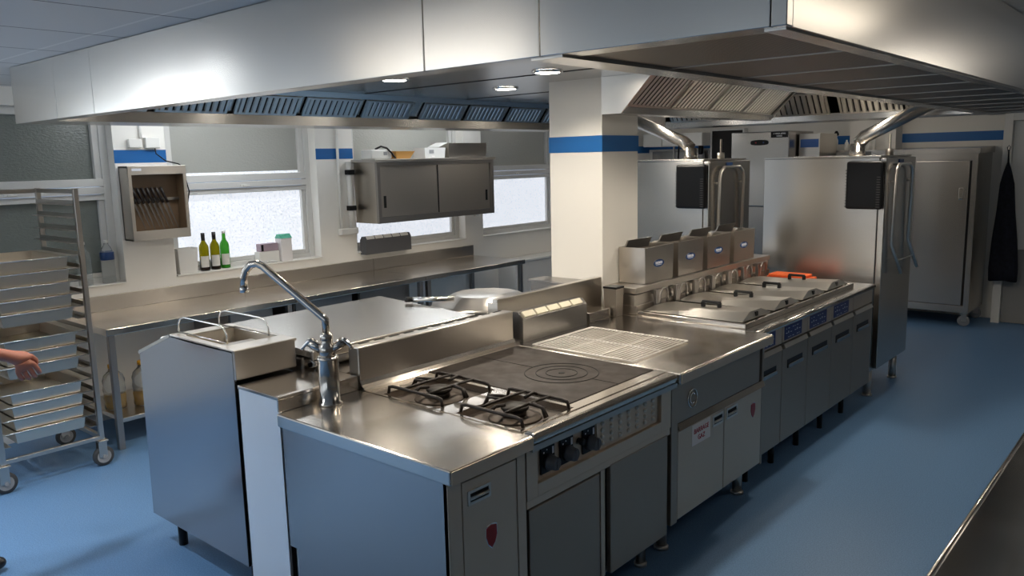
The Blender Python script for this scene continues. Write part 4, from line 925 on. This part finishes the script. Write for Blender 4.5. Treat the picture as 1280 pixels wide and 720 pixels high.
for x in (x0 + .06, x1 - .06): MB().cyl((x, y0 + .08, 0), (x, y0 + .08, .1), .025).cyl((x, y1 - .08, 0), (x, y1 - .08, .1), .025).build('foot_pair', 'steel', t)
t = thing('dark_doorway', 'black unlit opening in the far wall beside the dishwasher', 'doorway', (-4.86, 9.98, 0))
B(-5.07, -4.64, 9.90, 9.998, 0, 2.15).build('dark_recess', 'dark', t); MB().box(-5.09, -5.07, 9.89, 9.998, 0, 2.17).box(-4.64, -4.62, 9.89, 9.998, 0, 2.17).box(-5.07, -4.64, 9.89, 9.998, 2.15, 2.17).build('lining_frame', 'frame', t)
for i, lb in enumerate(['white wall cupboard nearest the window wall in the far corner', 'white wall cupboard in the middle of the far corner row', 'white wall cupboard beside the dark doorway']):
    x = -5.98 + i * .30
    t = thing('wall_cupboard', lb, 'cupboard', (x + .14, 9.83, 1.97), 'white cupboards on the far wall')
    B(x, x + .288, 9.68, 9.998, 1.965, 2.135, .003).build('carcass', 'white', t); B(x + .003, x + .285, 9.663, 9.679, 1.968, 2.132, .003).build('door', 'whiteplastic', t)
t = thing('sink_unit', 'steel sink unit with tall back under the white wall cupboards', 'sink unit', (-5.5, 9.6, 0))
B(-6.0, -5.15, 9.3, 9.99, .12, .88, .004).build('base', 'side', t); B(-6.0, -5.12, 9.28, 9.99, .88, .92, .004).build('drainer', 'top', t); B(-6.0, -5.14, 9.94, 9.99, .92, 1.90, .003).build('tall_back', 'side', t)
for x in (-5.9, -5.25): MB().cyl((x, 9.4, 0), (x, 9.4, .12), .02).build('leg', 'steel', t)
t = thing('soap_bottle', 'small dark soap bottle on the ledge of the sink unit', 'bottle', (-5.2, 9.8, .92))
MB().lathe([(.04, .921), (.045, .93), (.045, 1.85), (.02, 1.9), (.012, 1.93)], (-5.21, 9.88, 0), 16).build('column', 'wheel', t); MB().lathe([(.03, 1.85), (.035, 1.87), (.035, 1.96), (.012, 1.99), (.012, 2.02)], (-5.21, 9.86, 0), 16).build('bottle', 'black', t)
t = thing('spray_arm', 'upright steel pre-rinse pole behind the far oven', 'spray tap', (-5.6, 9.5, .92))
MB().tube([(-5.55, 9.75, .92), (-5.55, 9.75, 2.06), (-5.5, 9.7, 2.09), (-5.42, 9.62, 2.08)], .014, 10).build('pole', 'steel', t); MB().tube([(-5.42, 9.62, 2.08), (-5.38, 9.58, 1.98), (-5.38, 9.56, 1.8)], .012, 10).build('hose', 'black', t); MB().lathe([(.02, 1.70), (.03, 1.72), (.018, 1.8)], (-5.38, 9.56, 0), 12).build('spray_head', 'black', t)
t = thing('glass_fronted_box', 'brown steel box with a reflective front beside the dishwasher', 'cabinet', (-3.42, 9.2, 0))
B(-3.54, -3.31, 8.98, 9.5, .0, 1.45, .003).build('stand', 'darksteel', t); B(-3.54, -3.31, 8.98, 9.5, 1.452, 2.05, .003).build('box', 'steel', t); B(-3.525, -3.325, 8.976, 8.98, 1.90, 1.99).build('blue_strip', 'blueplate', t)
t = thing('bottle_rack', 'small wall rack of taps and bottles on the blue band', 'rack', (-2.85, 9.72, 1.8))
B(-3.42, -2.90, 9.55, 9.74, 1.84, 1.856, .002).build('shelf', 'steel', t)
for x, h in ((-3.36, .17), (-3.24, .12), (-3.0, .10), (-2.94, .18)): MB().lathe([(.022, 1.857), (.022, 1.857 + h * .7), (.010, 1.857 + h * .85), (.010, 1.857 + h)], (x, 9.62, 0), 12).build('bottle', 'whiteplastic', t)
for x, h in ((-3.36, .17), (-2.94, .18)): MB().lathe([(.026, 1.857 + h), (.03, 1.857 + h + .02), (.012, 1.857 + h + .055)], (x, 9.62, 0), 12).build('black_top', 'black', t)

# ------------------------------------------------------------------ table by the camera
t = thing('steel_table', 'bare steel table in the lower right corner across the aisle', 'table', (.2, 2.6, 0))
mb = B(-.405, .55, 1.0, 4.3, .865, .90, .003); mb.cyl((-.408, 1.0, .886), (-.408, 4.3, .886), .0135).build('tabletop', 'top', t)
for x in (-.30, .48):
    for y in (1.1, 4.2): B(x - .02, x + .02, y - .02, y + .02, 0, .865, .003).build('leg', 'steel', t)
B(-.29, .47, 1.12, 4.18, .2, .225).build('undershelf', 'steel', t)

# ------------------------------------------------------------------ person at the left edge
def skinned(name, verts, edges, radii, m, parent=None, base=(0, 0, 0), root=0, sub=2):
    me = bpy.data.meshes.new(name); me.from_pydata([Vector(v) - Vector(base) for v in verts], edges, []); me.materials.append(M[m])
    o = bpy.data.objects.new(name, me); C.objects.link(o)
    if parent: o.parent = parent
    else: o.location = base
    sk = o.modifiers.new('skin', 'SKIN'); sk.use_smooth_shade = True
    for i, r in enumerate(radii):
        me.skin_vertices[0].data[i].radius = (r, r) if not isinstance(r, tuple) else r
        me.skin_vertices[0].data[i].use_root = (i == root)
    sb = o.modifiers.new('sub', 'SUBSURF'); sb.levels = sub; sb.render_levels = sub
    BASE[o.name] = tuple(base); return o
px, py = -4.255, .735
V = []; E = []; Rr = []
def jv(p, r, frm=None):
    V.append(p); Rr.append(r)
    if frm is not None: E.append((frm, len(V) - 1))
    return len(V) - 1
pel = jv((px, py, .98), (.15, .11)); wa = jv((px, py, 1.12), (.14, .10), pel); ch = jv((px, py + .02, 1.32), (.16, .115), wa); nb = jv((px, py + .02, 1.47), (.07, .06), ch)
nk = jv((px, py + .03, 1.55), .055, nb); h0 = jv((px, py + .05, 1.60), (.07, .085), nk); h1 = jv((px, py + .055, 1.68), (.078, .098), h0); h2 = jv((px, py + .045, 1.755), (.06, .075), h1)
no = jv((px, py + .155, 1.665), .016, h1)
for s in (-1, 1):
    ear = jv((px + s * .085, py + .045, 1.665), .016, h1)
sh = {}
for s in (-1, 1):
    a = jv((px + s * .18, py + .02, 1.43), .055, ch)
    if s == -1:
        b1 = jv((px - .22, py - .02, 1.16), .043, a); b2 = jv((px - .20, py + .12, .95), .034, b1); w = jv((px - .19, py + .17, .90), .025, b2); hd = Vector((-.19 + px, py + .22, .85)); fd = Vector((0, .35, -.9))
    else:
        b1 = jv((px + .24, py + .10, 1.17), .045, a); b2 = jv((px + .225, py + .27, 1.085), .040, b1); w = jv((px + .215, py + .42, 1.035), .028, b2); hd = Vector((px + .212, py + .485, 1.00)); fd = Vector((.05, .36, -.93))
    pm = jv(hd, (.036, .022) if s == -1 else (.034, .036), w); kn = jv(hd + fd.normalized() * .035, (.038, .02) if s == -1 else (.032, .038), pm)
    fd.normalize(); sd = Vector((1, 0, 0)) if s == -1 else Vector((-.30, -.88, -.36)).normalized(); back = -fd.cross(sd) if s == -1 else Vector((1, -.3, 0)).normalized(); k5 = 1.0 if s == -1 else 1.2
    for k, (off, ln) in enumerate(((-.030, .062), (-.010, .072), (.011, .068), (.030, .055))):
        q0 = jv(hd + fd * .050 + sd * off * k5, .0105 * k5, kn); q1 = jv(hd + fd * (.050 + ln * .5) + sd * off * 1.05 * k5 - back * .006, .0095 * k5, q0); q2 = jv(hd + fd * (.050 + ln * .78) + sd * off * k5 - back * .026, .0085 * k5, q1); q3 = jv(hd + fd * (.045 + ln * .78) + sd * off * .95 * k5 - back * .046, .0075 * k5, q2)
    t0 = jv(hd + sd * -s * .040 + fd * .005 - back * .012, .012 * k5, pm); t1 = jv(hd + sd * -s * .050 + fd * .040 - back * .026, .010 * k5, t0); t2 = jv(hd + sd * -s * .036 + fd * .064 - back * .034, .008 * k5, t1)
for s, st in ((-1, -.12), (1, .14)):
    hp = jv((px + s * .09, py, .90), .085, pel); k_ = jv((px + s * .10, py + st * .7 + .03, .50), .055, hp); an = jv((px + s * .10, py + st, .10), .036, k_); ft = jv((px + s * .105, py + st + .13, .045), (.036, .028), an); te = jv((px + s * .108, py + st + .19, .04), (.03, .022), ft)
per = skinned('person', V, E, Rr, 'skin', base=(px, py, 0))
tag(per, 'person in white jacket and dark trousers reaching a bare forearm beside the pan trolley', 'person')
skinned('jacket', [(px, py, .92), (px, py, 1.12), (px, py + .02, 1.32), (px, py + .02, 1.46), (px - .19, py + .02, 1.43), (px - .225, py - .02, 1.16), (px + .19, py + .02, 1.43), (px + .243, py + .10, 1.175)],
        [(0, 1), (1, 2), (2, 3), (2, 4), (4, 5), (2, 6), (6, 7)], [(.175, .14), (.165, .13), (.185, .14), (.085, .08), .075, .062, .075, .062], 'shirt', per, (px, py, 0))
skinned('trousers', [(px, py, 1.0), (px, py, .93), (px - .09, py, .86), (px - .10, py - .055, .5), (px - .10, py - .12, .12), (px + .09, py, .86), (px + .10, py + .13, .5), (px + .10, py + .135, .12)],
        [(0, 1), (1, 2), (2, 3), (3, 4), (1, 5), (5, 6), (6, 7)], [(.165, .13), (.165, .13), .105, .075, .062, .105, .075, .062], 'trouser', per, (px, py, 0))
for s, st in ((-1, -.12), (1, .14)):
    skinned('shoe', [(px + s * .10, py + st - .05, .05), (px + s * .103, py + st + .05, .05), (px + s * .107, py + st + .15, .042), (px + s * .108, py + st + .22, .038)], [(0, 1), (1, 2), (2, 3)], [(.042, .046), (.044, .044), (.046, .036), (.034, .028)], 'shoe', per, (px, py, 0))
skinned('hair', [(px, py + .0, 1.69), (px, py + .03, 1.77), (px, py + .085, 1.775)], [(0, 1), (1, 2)], [(.083, .07), (.075, .06), (.06, .035)], 'hair', per, (px, py, 0))

# ------------------------------------------------------------------ light and colour
w = bpy.data.worlds.new('world'); bpy.context.scene.world = w; w.use_nodes = True
w.node_tree.nodes['Background'].inputs[0].default_value = (.55, .68, .9, 1); w.node_tree.nodes['Background'].inputs[1].default_value = .6
sc = bpy.context.scene
sc.view_settings.view_transform = 'Standard'; sc.view_settings.look = 'None'; sc.view_settings.gamma = 1; sc.view_settings.use_curve_mapping = False
sc.view_settings.exposure = 0.35
sc.cycles.use_denoising = True
sc.cycles.max_bounces = 8; sc.cycles.sample_clamp_indirect = 6
